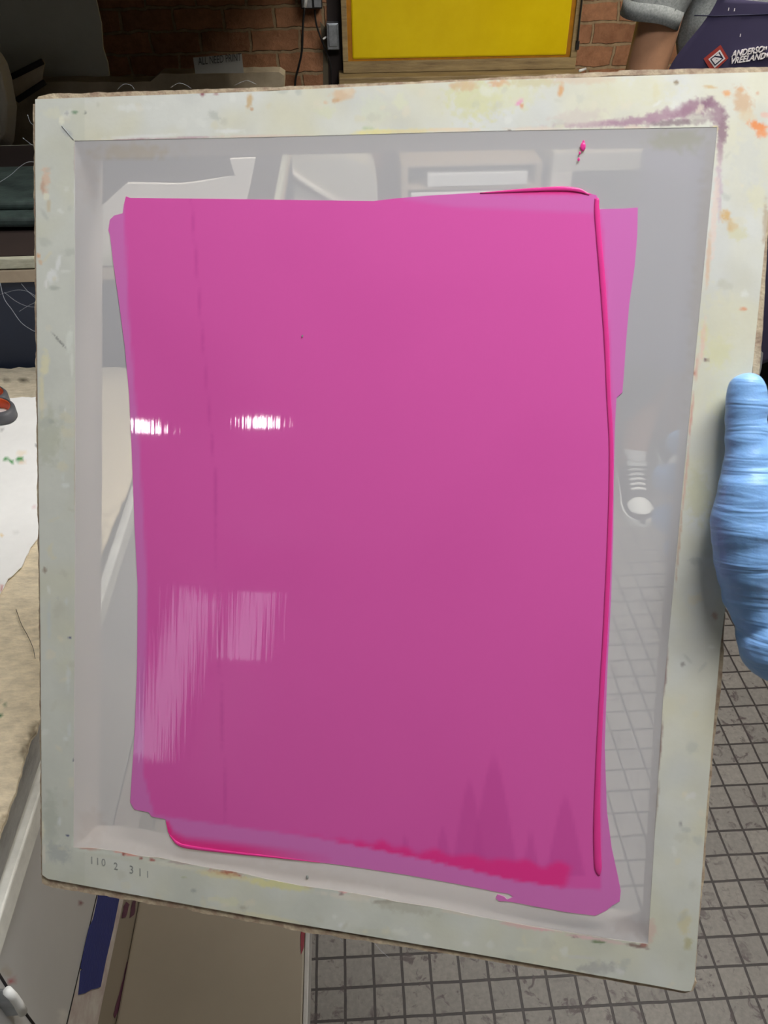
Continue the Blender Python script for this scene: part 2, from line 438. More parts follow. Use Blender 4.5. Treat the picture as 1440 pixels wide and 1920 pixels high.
def blobber(base, blobs, basevar=None):
    """pigment field: base colour with soft, ragged stains (u, v, ru, rv, angle_deg, rgb, strength)"""
    bl = [(u, v, ru, rv, math.cos(math.radians(a)), math.sin(math.radians(a)), lin(c), s) for u, v, ru, rv, a, c, s in blobs]
    def f(u, v):
        c = base(u, v) if callable(base) else base
        c = list(c)
        for (bu, bv, ru, rv, ca, sa, col, s) in bl:
            du, dv = u - bu, v - bv
            if abs(du) > 1.7 * max(ru, rv) or abs(dv) > 1.7 * max(ru, rv): continue
            x = (du * ca + dv * sa) / ru; y = (-du * sa + dv * ca) / rv
            q = min(1, min(ru, rv) / 9 + .12)
            d = math.sqrt(x * x + y * y) + q * .55 * noise.noise(Vector((u * .09, v * .09, bu))) + .3 * q * noise.noise(Vector((u * .3, v * .3, bv)))
            w = max(0, min(1, (1.05 - d) / .5)) * s
            for k in range(3): c[k] = c[k] * (1 - w) + col[k] * w
        return c
    return f

# ================================================================== THE ROOM
XL, XR, YB, YF, ZC = -2.9, 2.7, -3.2, 3.1, 2.7
struct(box('floor', (XL, YB, -.05), (XR, YF, 0), M['tile'], bev=0))
struct(box('ceiling', (XL, YB, ZC), (XR, YF, ZC + .05), M['ceilpaint'], bev=0))
struct(box('wall_back', (XL, YF, 0), (XR, YF + .12, ZC), M['brick'], bev=0))
struct(box('wall_left', (XL - .1, YB, 0), (XL, YF, ZC), M['wallpaint'], bev=0))
struct(box('wall_right', (XR, YB, 0), (XR + .1, YF, ZC), M['wallpaint'], bev=0))
struct(box('wall_front', (XL, YB - .1, 0), (XR, YB, ZC), M['wallpaint'], bev=0))
struct(box('shade_block', (XL, 1.6, 1.43), (-.02, YF, ZC), M['dark_brown'], bev=.01))      # unseen block, added under the ceiling to shade the left back corner
# pale painted pipe chase on the bricks
pcol = mat('grey_green_paint', (112, 102, 82), .8, var=.2, vscale=20)
struct(patch('trim_2', [(600, 40), (616, 60), (619, 180), (606, 180), (606, 90)], lambda u, v: ony(u, v, 3.098), pcol, step=15, thick=.012, tdir=(0, 1, 0)))
struct(patch('trim_3', [(612, -30), (648, -30), (652, 190), (617, 190)], lambda u, v: ony(u, v, 3.096), M['dark_brown'], step=20, thick=.012, tdir=(0, 1, 0)))

# daylight windows in the far corner behind the viewer (mirrored in the wet coat)
wm = emit('bright_window_glass', (226, 234, 250), 1.9)
def window(n, lo, hi, axis):
    t = struct(box('window_%d' % n, lo, hi, wm, bev=0))
    lo, hi = Vector(lo), Vector(hi); e = .03
    if axis == 'x':
        for a, b in (((lo.x, lo.y - e, lo.z - e), (hi.x + .02, hi.y + e, lo.z)), ((lo.x, lo.y - e, hi.z), (hi.x + .02, hi.y + e, hi.z + e)), ((lo.x, lo.y - e, lo.z), (hi.x + .02, lo.y, hi.z)), ((lo.x, hi.y, lo.z), (hi.x + .02, hi.y + e, hi.z))): box('window_frame', a, b, M['white_panel'], t)
    else:
        for a, b in (((lo.x - e, lo.y, lo.z - e), (hi.x + e, hi.y + .02, lo.z)), ((lo.x - e, lo.y, hi.z), (hi.x + e, hi.y + .02, hi.z + e)), ((lo.x - e, lo.y, lo.z), (lo.x, hi.y + .02, hi.z)), ((hi.x, lo.y, lo.z), (hi.x + e, hi.y + .02, hi.z))): box('window_frame', a, b, M['white_panel'], t)
window(1, (XL, -3.06, 1.30), (XL + .01, -2.72, 2.28), 'x')
window(2, (-2.80, YB, 1.98), (-2.52, YB + .01, 2.42), 'y')

# ------------------------------------------------------------------ ceiling lamps
def lamp(name, c, sx, sy, s, rgb, label, rot=0):
    t = empty(name, (c[0], c[1], ZC)); t.rotation_euler = (0, 0, rot)
    z = c[2] - ZC
    box('housing', (-sx / 2 - .015, -sy / 2 - .015, z + .002), (sx / 2 + .015, sy / 2 + .015, 0), M['plastic_w'], t, .004)
    box('diffuser', (-sx / 2, -sy / 2, z - .012), (sx / 2, sy / 2, z + .002), emit('lit_diffuser', rgb, s), t, .003)
    tag(t, label, 'ceiling light'); return t
lamp('ceiling_light', (-1.72, -1.56, 2.61), .12, .06, 42, (255, 250, 250), 'small lit ceiling light mirrored in the pink coat, the right one of two', .1)
lamp('ceiling_light', (-2.36, -1.55, 2.61), .09, .09, 42, (255, 250, 250), 'small lit ceiling light mirrored in the pink coat, the left one of two', .1)
lamp('ceiling_light_panel', (.48, .35, 2.62), .8, .45, 25.5, (250, 250, 252), 'long lit ceiling light panel above the person and screen')
lamp('ceiling_light_panel', (1.05, 1.5, 2.62), .9, .4, 27, (255, 248, 238), 'long lit ceiling light panel nearest the brick wall')

# ------------------------------------------------------------------ workbench at left
bench = empty('workbench', (-.9, .4, 0))
def bb(name, lo, hi, m, bev=.002): return box(name, lo, hi, m, bench, bev, off=(-.9, .4, 0))
bb('bench_top', (-1.5, -.5, .848), (-.3215, 1.213, .893), M['silver'], .004)
bb('edge_rail', (-.335, -.5, .816), (-.3165, 1.20, .840), mat('white_rail', (224, 224, 216), .5, var=.2, vscale=40), .002)
# side panel, with specks of red and black ink (pigment traced at X = -.325)
SX = -.327
spots = blobber(lin((186, 186, 184)), [(152, 1692, 4, 4, 0, (110, 20, 36), 1), (168, 1694, 2, 4, 10, (30, 28, 30), 1), (22, 1838, 7, 6, -40, (170, 60, 66), .9),
    (72, 1680, 1.5, 1.5, 0, (60, 60, 60), .8), (8, 1805, 2, 2, 0, (40, 40, 40), 1), (129, 1880, 2, 4, 10, (25, 25, 25), 1), (118, 1905, 10, 20, 10, (215, 213, 206), .7),
    (10, 1820, 14, 10, 30, (168, 160, 144), .7)])
def sidemap(u, v): p = onx(u, v, SX); return p - Vector((-.9, .4, 0))
def sp(y, z):                                         # pixel of a point on the side plane, for tracing its outline
    q = Vector((SX, y, z)) - C0; w = q.dot(cf); return (720 + F * q.dot(cr) / w, 960 + F * q.dot(cd) / w)
ztop, zbot = .818, .50
bb('carcass', (-1.48, -.45, 0), (-.332, 1.19, .847), M['white_metal'], .003)
patch('side_panel', [sp(.10, ztop), sp(1.19, ztop), sp(1.19, zbot), sp(.30, zbot), sp(.10, zbot + .02)], sidemap, M['enamel_attr'], bench, 7, spots, thick=.005, tdir=(-1, 0, 0))
z_a, z_b, z_c = onx(165, 1750, SX).z, onx(217, 1750, SX).z, onx(247, 1750, SX).z
bb('panel_seam', (SX, .18, z_a), (SX + .0007, 1.19, z_a + .0018), M['grout_dark'], 0)
bb('white_strip', (SX, .12, z_b), (SX + .0009, 1.19, z_a), mat('white_strip', (200, 196, 188), .5, var=.25, vscale=50, rgb2=(176, 160, 156)), 0)
bb('lower_strip', (SX, .12, z_c - .01), (SX + .0005, 1.19, z_b), M['beige_top'], 0)
patch('masking_tape', [(194, 1600), (229, 1600), (225, 1680), (213, 1740), (199, 1800), (189, 1850), (182, 1853), (172, 1855), (160, 1862), (148, 1865), (152, 1820), (155, 1818), (152, 1815), (160, 1775), (168, 1740), (176, 1722), (184, 1685)],
      lambda u, v: onx(u, v, SX + .0019) - Vector((-.9, .4, 0)), M['tape_blue'], bench, 9, thick=.0008, tdir=(-1, 0, 0))
# latch
latch = patch('latch', [(10, 1858), (18, 1853), (28, 1858), (34, 1872), (50, 1888), (48, 1900), (38, 1904), (30, 1892), (18, 1878)], lambda u, v: onx(u, v, SX + .012) - Vector((-.9, .4, 0)), M['steel'], bench, 6, thick=.012, tdir=(-1, 0, 0))
lp = [onx(u, v, SX + .014) - Vector((-.9, .4, 0)) for u, v in ((14, 1858), (24, 1868), (34, 1882), (43, 1898))]
tubeo('latch_pin', lp, .004, M['paperwhite'], bench)
tubeo('door_gap', [onx(u, v, SX) - Vector((-.9, .4, 0)) for u, v in ((-8, 1818), (12, 1850), (40, 1890), (70, 1930))], .0014, M['grout_dark'], bench)
for pl in ([(232, 1700), (237, 1690), (243, 1696), (236, 1720), (228, 1722)], ):
    patch('ink_smear', pl, lambda u, v: onx(u, v, SX + .0011) - Vector((-.9, .4, 0)), M['magenta'], bench, 5, wob=1.5, fr=.1)
patch('ink_smear', [(238, 1805), (244, 1800), (238, 1850), (226, 1885), (215, 1910), (213, 1902), (222, 1868), (232, 1832)], lambda u, v: onx(u, v, SX + .0011) - Vector((-.9, .4, 0)), M['magenta'], bench, 6, wob=2, fr=.08)
patch('ink_smear', [(248, 1690), (257, 1683), (252, 1715), (243, 1722)], lambda u, v: onx(u, v, SX + .0011) - Vector((-.9, .4, 0)), M['magenta'], bench, 6, wob=2, fr=.08)
tag(bench, 'long grey metal-edged workbench at left with white side panel and torn blue masking tape', 'workbench')

# stained cardboard cover on the bench
cblobs = [(5, 1318, 9, 4, 10, (28, 92, 50), 1), (3, 1340, 6, 5, 0, (30, 100, 50), 1), (60, 1390, 18, 40, 20, (120, 106, 84), .8), (20, 1545, 25, 30, 30, (150, 130, 100), .6),
          (12, 714, 8, 2.5, 0, (90, 84, 70), .9), (42, 713, 11, 2.5, -2, (80, 74, 58), 1), (60, 738, 4, 3, 0, (90, 84, 72), .7),
          (8, 1163, 9, 3, -35, (80, 66, 56), .9), (62, 1180, 3, 2, 0, (90, 90, 80), .7), (30, 1150, 3, 3, 0, (110, 100, 84), .7)]
def cbase(u, v):
    w = max(0, min(1, (v - 650) / 300)); a = Vector(lin((196, 186, 164))); b = Vector(lin((232, 218, 188))); return a.lerp(b, w)
cover = patch('cardboard_cover', [(-210, 690), (245, 690), (262, 800), (246, 905), (215, 975), (186, 1045), (140, 1170), (104, 1290), (75, 1350), (52, 1400), (30, 1480), (0, 1560), (-30, 1660), (-60, 1760), (-420, 1760), (-420, 1000)],
      lambda u, v: onz(u, v, .897), M['cover'], None, 7, blobber(cbase, cblobs), thick=.0035, tdir=(0, 0, -1), wob=3.5, fr=.05)
tag(cover, 'stained tan cardboard sheet covering the workbench top, under the white paper', 'cardboard sheet')
hair = smoothpath([onz(u, v, .899) for u, v in ((30, 1142), (40, 1170), (52, 1192), (62, 1215), (66, 1235))], 5)
h = tubeo('fibre', hair, .0003, M['black'], cover, 5)
# white paper
wblobs = [(11, 860, 8, 4, 25, (48, 150, 60), 1), (21, 866, 6, 3, 15, (48, 150, 60), 1), (23, 875, 2.5, 1.5, 0, (40, 120, 50), 1), (36, 861, 9, 5.5, -12, (44, 146, 58), 1), (42, 865, 5, 4, 0, (230, 180, 110), .6),
          (22, 888, 6, 1.5, 5, (222, 130, 80), 1), (66, 869, 5, 2, 0, (206, 190, 214), .8), (6, 805, 2.5, 1.5, -10, (20, 20, 20), 1), (64, 790, 2.2, 1.2, 0, (130, 40, 60), 1), (68, 793, 2.5, 1, 40, (30, 30, 30), 1),
          (66, 838, 6, 1, -28, (60, 60, 60), .9), (3, 1103, 4, 5, 0, (196, 60, 60), 1), (66, 951, 4, 1.5, 0, (200, 120, 130), .7), (2, 1006, 4, 3, 0, (228, 190, 90), .8), (30, 998, 8, 3, 0, (225, 225, 220), .6),
          (50, 864, 8, 1, 30, (150, 150, 150), .6), (40, 850, 12, 6, 0, (240, 226, 200), .6)]
paper = patch('paper_sheet', [(-330, 745), (150, 745), (168, 800), (150, 860), (112, 925), (74, 1003), (58, 1025), (40, 1062), (15, 1085), (0, 1112), (-30, 1150), (-80, 1230), (-420, 1230)],
      lambda u, v: onz(u, v, .9015), M['sheet'], None, 6, blobber(lin((243, 243, 240)), wblobs), thick=.0012, tdir=(0, 0, -1), wob=2.5, fr=.06)
tag(paper, 'white paper sheet flecked with green and orange paint on the cardboard-covered workbench', 'paper')
# scissors: two loops reach into the photograph
sc = empty('scissors', onz(-10, 780, .902))
def loop(cu, cv, ru, rv, name):
    base = sc.matrix_world.translation if False else Vector(sc.location)
    n = 40; bm = bmesh.new(); bi = bmesh.new()
    ring = []
    cen = onz(cu, cv, .912) - base
    ex = onz(cu + ru, cv, .912) - base - cen; ey = onz(cu, cv - rv, .912) - base - cen
    for k in range(n):
        a = 2 * PI * k / n; d = ex * math.cos(a) + ey * math.sin(a)
        outer = cen + d; inner = cen + d * .74
        ring.append([outer + Vector((0, 0, -.009)), outer + Vector((0, 0, .004)), outer * .3 + inner * .7 + Vector((0, 0, .009)), inner + Vector((0, 0, .007)), inner + Vector((0, 0, -.009))])
    vo = [[bm.verts.new(p) for p in r] for r in ring]
    for k in range(n):
        r0, r1 = vo[k], vo[(k + 1) % n]
        for j in range(5): bm.faces.new((r0[j], r1[j], r1[(j + 1) % 5], r0[(j + 1) % 5]))
    o = bmo(name, bm, M['sc_grey'], sc, True)
    vi = []
    for r in ring:
        c2 = (r[3] - cen); vi.append([bi.verts.new(cen + Vector((c2.x * s, c2.y * s, z))) for s, z in ((.995, .0075), (.95, .006), (.93, -.009), (.995, -.009))])
    for k in range(n):
        r0, r1 = vi[k], vi[(k + 1) % n]
        for j in range(4): bi.faces.new((r0[j], r1[j], r1[(j + 1) % 4], r0[(j + 1) % 4]))
    bmo('grip_lining', bi, M['sc_org'], o, True)
loop(-2, 768, 32, 18, 'handle'); loop(-12, 742, 28, 14, 'handle')
bs = [onz(u, v, .908) - Vector(sc.location) for u, v in ((-35, 755), (-80, 745), (-190, 720))]
bm = bmesh.new(); tube(bm, bs, [.005, .007, .001], 8, True, .35); bmo('blade', bm, M['steel'], sc)
bs = [onz(u, v, .906) - Vector(sc.location) for u, v in ((-38, 768), (-80, 752), (-190, 735))]
bm = bmesh.new(); tube(bm, bs, [.005, .007, .001], 8, True, .35); bmo('blade', bm, M['steel'], sc)
tag(sc, 'grey scissors with orange-lined loop handles lying on the white paper', 'scissors')

# low table beside the bench
lt = empty('low_table', (-.19, .3, 0))
def lb(name, lo, hi, m, bev=.003): return box(name, lo, hi, m, lt, bev, off=(-.19, .3, 0))
zt = z_c; xe = onz(571, 1800, zt).x
lb('table_top', (SX + .0012, -.45, zt - .02), (xe, 1.0, zt), M['beige_top'])
lb('edge_strip', (xe, -.45, zt - .045), (xe + .006, 1.0, zt + .001), M['white_metal'], .001)
for x in (-.30, -.13):
    for y in (-.40, .93): lb('leg', (x, y, 0), (x + .03, y + .03, zt - .02), M['white_metal'])
patch('ink_smear', [(566, 1738), (572, 1742), (570, 1775), (565, 1790), (563, 1760)], lambda u, v: onz(u, v, zt + .0015) - Vector((-.19, .3, 0)), M['darkred'], lt, 6, wob=1, fr=.1)
tag(lt, 'low beige-topped table pushed against the side of the workbench', 'table')

# ------------------------------------------------------------------ cabinet behind the bench
nc = empty('navy_cabinet', (-.85, 1.5, 0))
def nb(name, lo, hi, m, bev=.002): return box(name, lo, hi, m, nc, bev, off=(-.85, 1.5, 0))
nb('carcass', (-1.6, 1.226, 0), (-.12, 1.90, 1.0405), M['navy'])
nb('lower_rail', (-1.6, 1.219, 1.0405), (-.12, 1.90, 1.0605), M['tan_rail'])
nb('rail_gap', (-1.59, 1.224, 1.0605), (-.13, 1.89, 1.0625), M['grout_dark'], 0)
nb('upper_rail', (-1.6, 1.219, 1.0625), (-.12, 1.90, 1.0790), M['cream_rail'])
nb('dark_top', (-1.58, 1.228, 1.0790), (-.13, 1.89, 1.0800), M['dark_brown'], 0)
tag(nc, 'navy fronted cabinet with two pale rails standing behind the workbench', 'cabinet')
# folded green tarp on it
bm = bmesh.new()
bx(bm, (-1.5, 1.335, 1.086), (-.46, 1.60, 1.104), .006); bx(bm, (-1.48, 1.37, 1.1045), (-.47, 1.585, 1.118), .005)
bmesh.ops.subdivide_edges(bm, edges=bm.edges[:], cuts=5, use_grid_fill=True)
for v in bm.verts: v.co += noise.noise_vector(v.co * 14) * .0045
tarp = bmo('folded_tarp', bm, M['tarp'], None, True); tag(tarp, 'dark green tarp folded flat on the navy cabinet behind the workbench', 'tarp')
# white board leaning on cabinet, seen through the mesh
wb = patch('white_board', [(120, 481), (120, 470), (150, 425), (205, 372), (240, 341), (340, 343), (378, 338), (442, 328), (432, 296), (480, 294), (470, 345), (452, 420), (446, 481)],
           lambda u, v: ony(u, v, 1.236) if True else None, M['white_panel'], None, 14, thick=.008, tdir=(0, -1, 0))
tag(wb, 'white cut-out board standing on the navy cabinet, seen through the screen mesh', 'board')

# tall dark rack further back with flattened cardboard on top
rk = empty('storage_rack', (-.8, 2.5, 0))
def rb(name, lo, hi, m, bev=.003): return box(name, lo, hi, m, rk, bev, off=(-.8, 2.5, 0))
for x in (-1.75, -.22):
    for y in (1.97, 2.85): rb('post', (x, y, 0), (x + .04, y + .04, .96), M['blacksteel'])
for z in (.25, .62, .96): rb('shelf', (-1.75, 1.96, z), (-.18, 2.89, z + .02), M['dark_brown'])
tag(rk, 'dark metal storage rack by the brick wall holding flat cardboard', 'rack')
def bo(name, poly, y, m, thick, label, cat, wob=1.5, step=12):
    o = patch(name, poly, lambda u, v: ony(u, v, y), m, None, step, thick=thick, tdir=(0, 1, 0), wob=wob, fr=.05)
    tag(o, label, cat); return o
bo('cardboard_box', [(-160, 157), (75, 153), (206, 154), (282, 153), (300, 138), (345, 138), (523, 135), (533, 142), (531, 172), (530, 279), (66, 282), (0, 283), (-160, 284)], 2.22, M['card'], .07,
   'flat grey-brown cardboard box on the rack, behind the top left of the screen', 'box')
bo('foam_board', [(-180, -120), (160, -120), (180, 0), (190, 45), (193, 90), (202, 118), (207, 158), (212, 262), (-180, 262)], 2.32, M['foam'], .008, 'tall grey-white foam board standing at far left against the bricks', 'board', wob=.6)
# slotted flap and bulging plastic tub
fl = bo('cardboard_flap', [(20, 140), (80, 112), (83, 120), (76, 165), (84, 153), (38, 180), (30, 190), (24, 168)], 2.16, M['card'], .006, 'small torn cardboard flap with two dark slots at far left', 'cardboard flap')
fl.parent = None
for a, b in (((22, 144), (80, 115)), ((32, 188), (84, 154))):
    tubeo('slot', [ony(a[0], a[1], 2.157), ony(b[0], b[1], 2.157)], .0065, M['grout_dark'], fl, 8)
bm = bmesh.new()
pf = [(-150, 90), (-40, 84), (0, 94), (14, 118), (22, 145), (27, 175), (32, 200), (30, 228), (26, 270), (0, 284), (-150, 284)]
lo = [bm.verts.new(ony(u, v, 2.12)) for u, v in pf]; hi = [bm.verts.new(ony(-150 + (u + 150) * .9, 168 + (v - 168) * .85, 2.06)) for u, v in pf]; bk = [bm.verts.new(ony(u, v, 2.17)) for u, v in pf]
for A, B in ((hi, lo), (lo, bk)):
    for k in range(len(pf)): bm.faces.new((A[k], A[(k + 1) % len(pf)], B[(k + 1) % len(pf)], B[k]))
bm.faces.new(hi); bm.faces.new(bk)
tb = bmo('plastic_tub', bm, M['plastic_w'], None, False); md = tb.modifiers.new('b', 'BEVEL'); md.width = .01; md.segments = 3
tag(tb, 'off-white plastic tub with rounded end at the far left edge', 'tub')
# the hand written sign
so = empty('paper_sign', ony(410, 120, 2.2))
sl = Vector(so.location)
patch('sheet', [(362, 108), (453, 101), (457, 137), (366, 138)], lambda u, v: ony(u, v, 2.2) - sl, M['paper_sign'], so, 12, thick=.002, tdir=(0, 1, 0))
a0 = ony(372, 122, 2.1985) - sl; ex = (ony(448, 114, 2.1985) - ony(372, 122, 2.1985)).normalized(); ez = Vector((0, 0, 1)); ez = (ez - ex * ex.dot(ez)).normalized(); en = ex.cross(ez)
tm = Matrix(((ex.x, ez.x, en.x, a0.x), (ex.y, ez.y, en.y, a0.y), (ex.z, ez.z, en.z, a0.z), (0, 0, 0, 1)))
text('lettering', 'ALL NEED PRINT', .024, tm, M['pen'], so, .25, .0002, .58, .95)
tag(so, 'white handwritten paper sign propped on the cardboard box by the bricks', 'sign')

# ------------------------------------------------------------------ yellow screen on the brick wall
ys = empty('yellow_screen', (.4, 3.04, 1.0)); yl = Vector(ys.location)
def yb(name, lo, hi, m, bev=.002): return box(name, lo, hi, m, ys, bev, off=yl)
yb('frame_rail', (.004, 3.03, 1.0465), (.022, 3.07, 1.7195), M['oldwood']); yb('frame_rail', (.770, 3.03, 1.0465), (.791, 3.07, 1.7195), M['oldwood'])
yb('frame_rail', (.004, 3.03, 1.012), (.791, 3.07, 1.046), M['oldwood']); yb('frame_rail', (.004, 3.03, 1.72), (.791, 3.07, 1.75), M['oldwood'])
yb('amber_border', (.020, 3.040, 1.044), (.775, 3.052, 1.722), M['amber'], 0)
yb('yellow_mesh', (.036, 3.036, 1.052), (.757, 3.050, 1.71), M['yellow'], .006)
tag(ys, 'bright yellow coated printing screen in an old wooden frame against the brick wall', 'printing screen')
lg = empty('wooden_ledge', (.4, 3.0, .98)); ll = Vector(lg.location)
box('board', (-.012, 2.96, .972), (.800, 3.098, 1.011), M['oldwood'], lg, .004, off=ll)
box('board', (-.018, 2.94, .955), (.806, 3.098, .9715), M['oldwood'], lg, .003, off=ll)
tag(lg, 'rough wooden ledge under the yellow screen', 'ledge')
pn = tubeo('marker_pen', [ony(1086, 133, 2.93), ony(1098, 129, 2.95)], .004, M['paperwhite']); tag(pn, 'small white marker lying at the right end of the wooden ledge', 'pen')
bm = bmesh.new(); bx(bm, tuple(ony(1079, 94, 3.02)), (ony(1086, 76, 3.03).x, 3.0995, ony(1086, 76, 3.03).z), .002)
ck = bmo('black_clip', bm, M['black']); tag(ck, 'small black clip hanging on the cord beside the yellow screen', 'clip')
cd1 = tubeo('power_cord', smoothpath([ony(u, v, 3.02) for u, v in ((1096, -60), (1091, 0), (1087, 35), (1083, 78))], 6), .003, M['black'])
tag(cd1, 'thin black cord running down the right side of the yellow screen', 'cord')
# outlet, switch box, cords
ob = empty('wall_outlet', ony(585, 0, 3.06)); ol = Vector(ob.location)
box('back_box', ony(565, 17, 3.05), ony(602, -45, 3.1), M['blacksteel'], ob, .002, off=ol)
box('cover_plate', ony(566, 15, 3.045), ony(582, -42, 3.05), M['steel'], ob, .001, off=ol)
box('cover_plate', ony(589, 14, 3.045), ony(600, -42, 3.05), M['steel'], ob, .001, off=ol)
tag(ob, 'steel electrical outlet on the bricks with a plug, cut by the top edge', 'outlet')
pg = empty('plugged_cord', ony(572, 5, 3.03)); pl_ = Vector(pg.location)
tubeo('plug', [ony(577, -25, 3.035) - pl_, ony(571, 14, 3.03) - pl_], .006, M['paperwhite'], pg)
tubeo('cable', [p - pl_ for p in smoothpath([ony(u, v, 3.05) for u, v in ((571, 14), (568, 50), (566, 95), (560, 125), (554, 150), (552, 190))], 6)], .0038, M['black'], pg)
tag(pg, 'black cable with a pale plug hanging straight down from the outlet', 'cord')
cb = tubeo('power_cord', smoothpath([ony(u, v, 3.07) for u, v in ((590, 18), (593, 45), (603, 75), (613, 100), (620, 125), (622, 180))], 6), .003, M['black'])
tag(cb, 'black cord slanting behind the small steel switch box', 'cord')
sb = empty('switch_box', ony(624, 66, 3.06)); sl_ = Vector(sb.location)
box('box_body', ony(614, 94, 3.05), ony(634.5, 39, 3.1), M['steel'], sb, .003, off=sl_)
box('toggle_plate', ony(617, 88, 3.046), ony(631.5, 45, 3.051), M['steel'], sb, .002, off=sl_)
tubeo('lever', [ony(612, 69, 3.07) - sl_, ony(606, 73, 3.05) - sl_], .003, M['paperwhite'], sb)
tag(sb, 'narrow galvanised steel switch box left of the yellow screen', 'switch box')

# ------------------------------------------------------------------ white counter below the yellow screen (seen hazily through the mesh)
ct = empty('white_counter', (.6, 2.8, 0)); cl = Vector(ct.location)
def cbx(name, lo, hi, m, bev=.003): return box(name, lo, hi, m, ct, bev, off=cl)
cbx('counter_top', (.625, 2.52, .82), (1.5, 3.07, .875), M['binclear'])
cbx('leg', (.625, 2.52, 0), (.69, 2.57, .82), M['white_panel']); cbx('leg', (1.44, 2.52, 0), (1.5, 2.57, .82), M['white_panel']); cbx('leg', (.625, 3.0, 0), (.69, 3.06, .82), M['white_panel'])
cbx('cupboard', (.72, 2.60, 0), (1.42, 3.0, .815), M['binplastic'])
tag(ct, 'white legged counter by the brick wall, seen hazily through the screen mesh', 'counter')
fc = empty('paper_shelf_unit', (.35, 2.8, 0)); fl_ = Vector(fc.location)
def fb(name, lo, hi, m, bev=.002): return box(name, lo, hi, m, fc, bev, off=fl_)
fb('side_panel', (.17, 2.56, 0), (.19, 3.04, .84), M['tan_rail']); fb('side_panel', (.585, 2.56, 0), (.605, 3.04, .84), M['tan_rail'])
for z in (.30, .50, .68, .765, .832): fb('shelf', (.19, 2.56, z), (.585, 3.04, z + .010), M['tan_rail'])
tag(fc, 'low tan shelf unit with white paper under the yellow screen', 'shelf unit')
p1 = box('paper_stack', (.25, 2.555, .776), (.56, 2.95, .812), M['paperwhite'], None, .001); tag(p1, 'white paper stack on the upper shelf of the tan unit', 'paper stack')
p2 = box('paper_stack', (.20, 2.550, .691), (.50, 2.95, .757), M['paperwhite'], None, .001); tag(p2, 'brighter white paper stack on the shelf just above the pink coat', 'paper stack')
# beige bin leaning under the ledge
def proj(p):
    q = Vector(p) - C0; w = q.dot(cf); return (720 + F * q.dot(cr) / w, 960 + F * q.dot(cd) / w)
bn = patch('plastic_bin', [(528, 308), (650, 296), (690, 310), (708, 345), proj((.06, 2.4, .004)), proj((-.10, 2.4, .004)), proj((-.13, 2.4, .6))], lambda u, v: ony(u, v, 2.4), M['binclear'], None, 14, thick=.25, tdir=(0, 1, 0))
tag(bn, 'pale plastic bin seen through the mesh just above the middle of the pink coat', 'bin')
br_ = tubeo('white_rim', [ony(526, 304, 2.396), ony(560, 335, 2.392), ony(640, 385, 2.392)], .010, M['white_panel']); br_.parent = bn
bi = empty('trash_bin', (1.5, 2.22, 0))
bm = bmesh.new(); prof = [(.20, 0), (.23, .55), (.235, .78), (.25, .79), (.25, .82), (.215, .82), (.19, .04)]
n = 32; rings = [[bm.verts.new((r * math.cos(2 * PI * k / n), r * math.sin(2 * PI * k / n), z)) for k in range(n)] for r, z in prof]
for r0, r1 in zip(rings, rings[1:]):
    for k in range(n): bm.faces.new((r0[k], r0[(k + 1) % n], r1[(k + 1) % n], r1[k]))
bm.faces.new(rings[0][::-1]); bm.faces.new(rings[-1]); bmo('bin_body', bm, M['binplastic'], bi, True)
tubeo('rim', [(.25 * math.cos(2 * PI * k / 24), .25 * math.sin(2 * PI * k / 24), .82) for k in range(25)], .009, M['binplastic'], bi)
tag(bi, 'tall black trash bin standing beside the person in the apron', 'bin')

# ================================================================== THE PRINTING SCREEN
scr = empty('printing_screen', mw=MS)
bpy.context.view_layer.update()
TL, TR, BR_, BL = (66, 186), (1466, 134), (1300, 1862), (79, 1643)
iTL, iTR, iBR, iBL = (140, 264), (1345, 238), (1215, 1770), (138, 1589)
face = lambda z=0.0: (lambda u, v: loc(u, v, z))
base_w = lin((226, 228, 220)); base_y = lin((224, 221, 192)); base_g = lin((206, 208, 204)); base_gr = lin((200, 204, 186))
def fbase(u, v):
    n1 = noise.noise(Vector((u * .006, v * .006, 1.3))) + .5 * noise.noise(Vector((u * .02, v * .02, 4)))
    n2 = noise.noise(Vector((u * .012, v * .012, 7.7)))
    c = Vector(base_w)
    right = max(0, min(1, (u - 500) / 500))
    w = max(0, min(1, n1 * 1.3 + .15 + .3 * right)); c = c.lerp(Vector(base_y), w * .7)
    w = max(0, min(1, n2 * 1.3)); c = c.lerp(Vector(base_g), w * .6)
    if v > 1300: c = c.lerp(Vector(base_gr), min(1, (v - 1300) / 400) * (.35 + .3 * n2))
    if u < 160: c = c.lerp(Vector(base_gr), .3)
    return c
st = []
A = st.append
OR = (226, 178, 128)
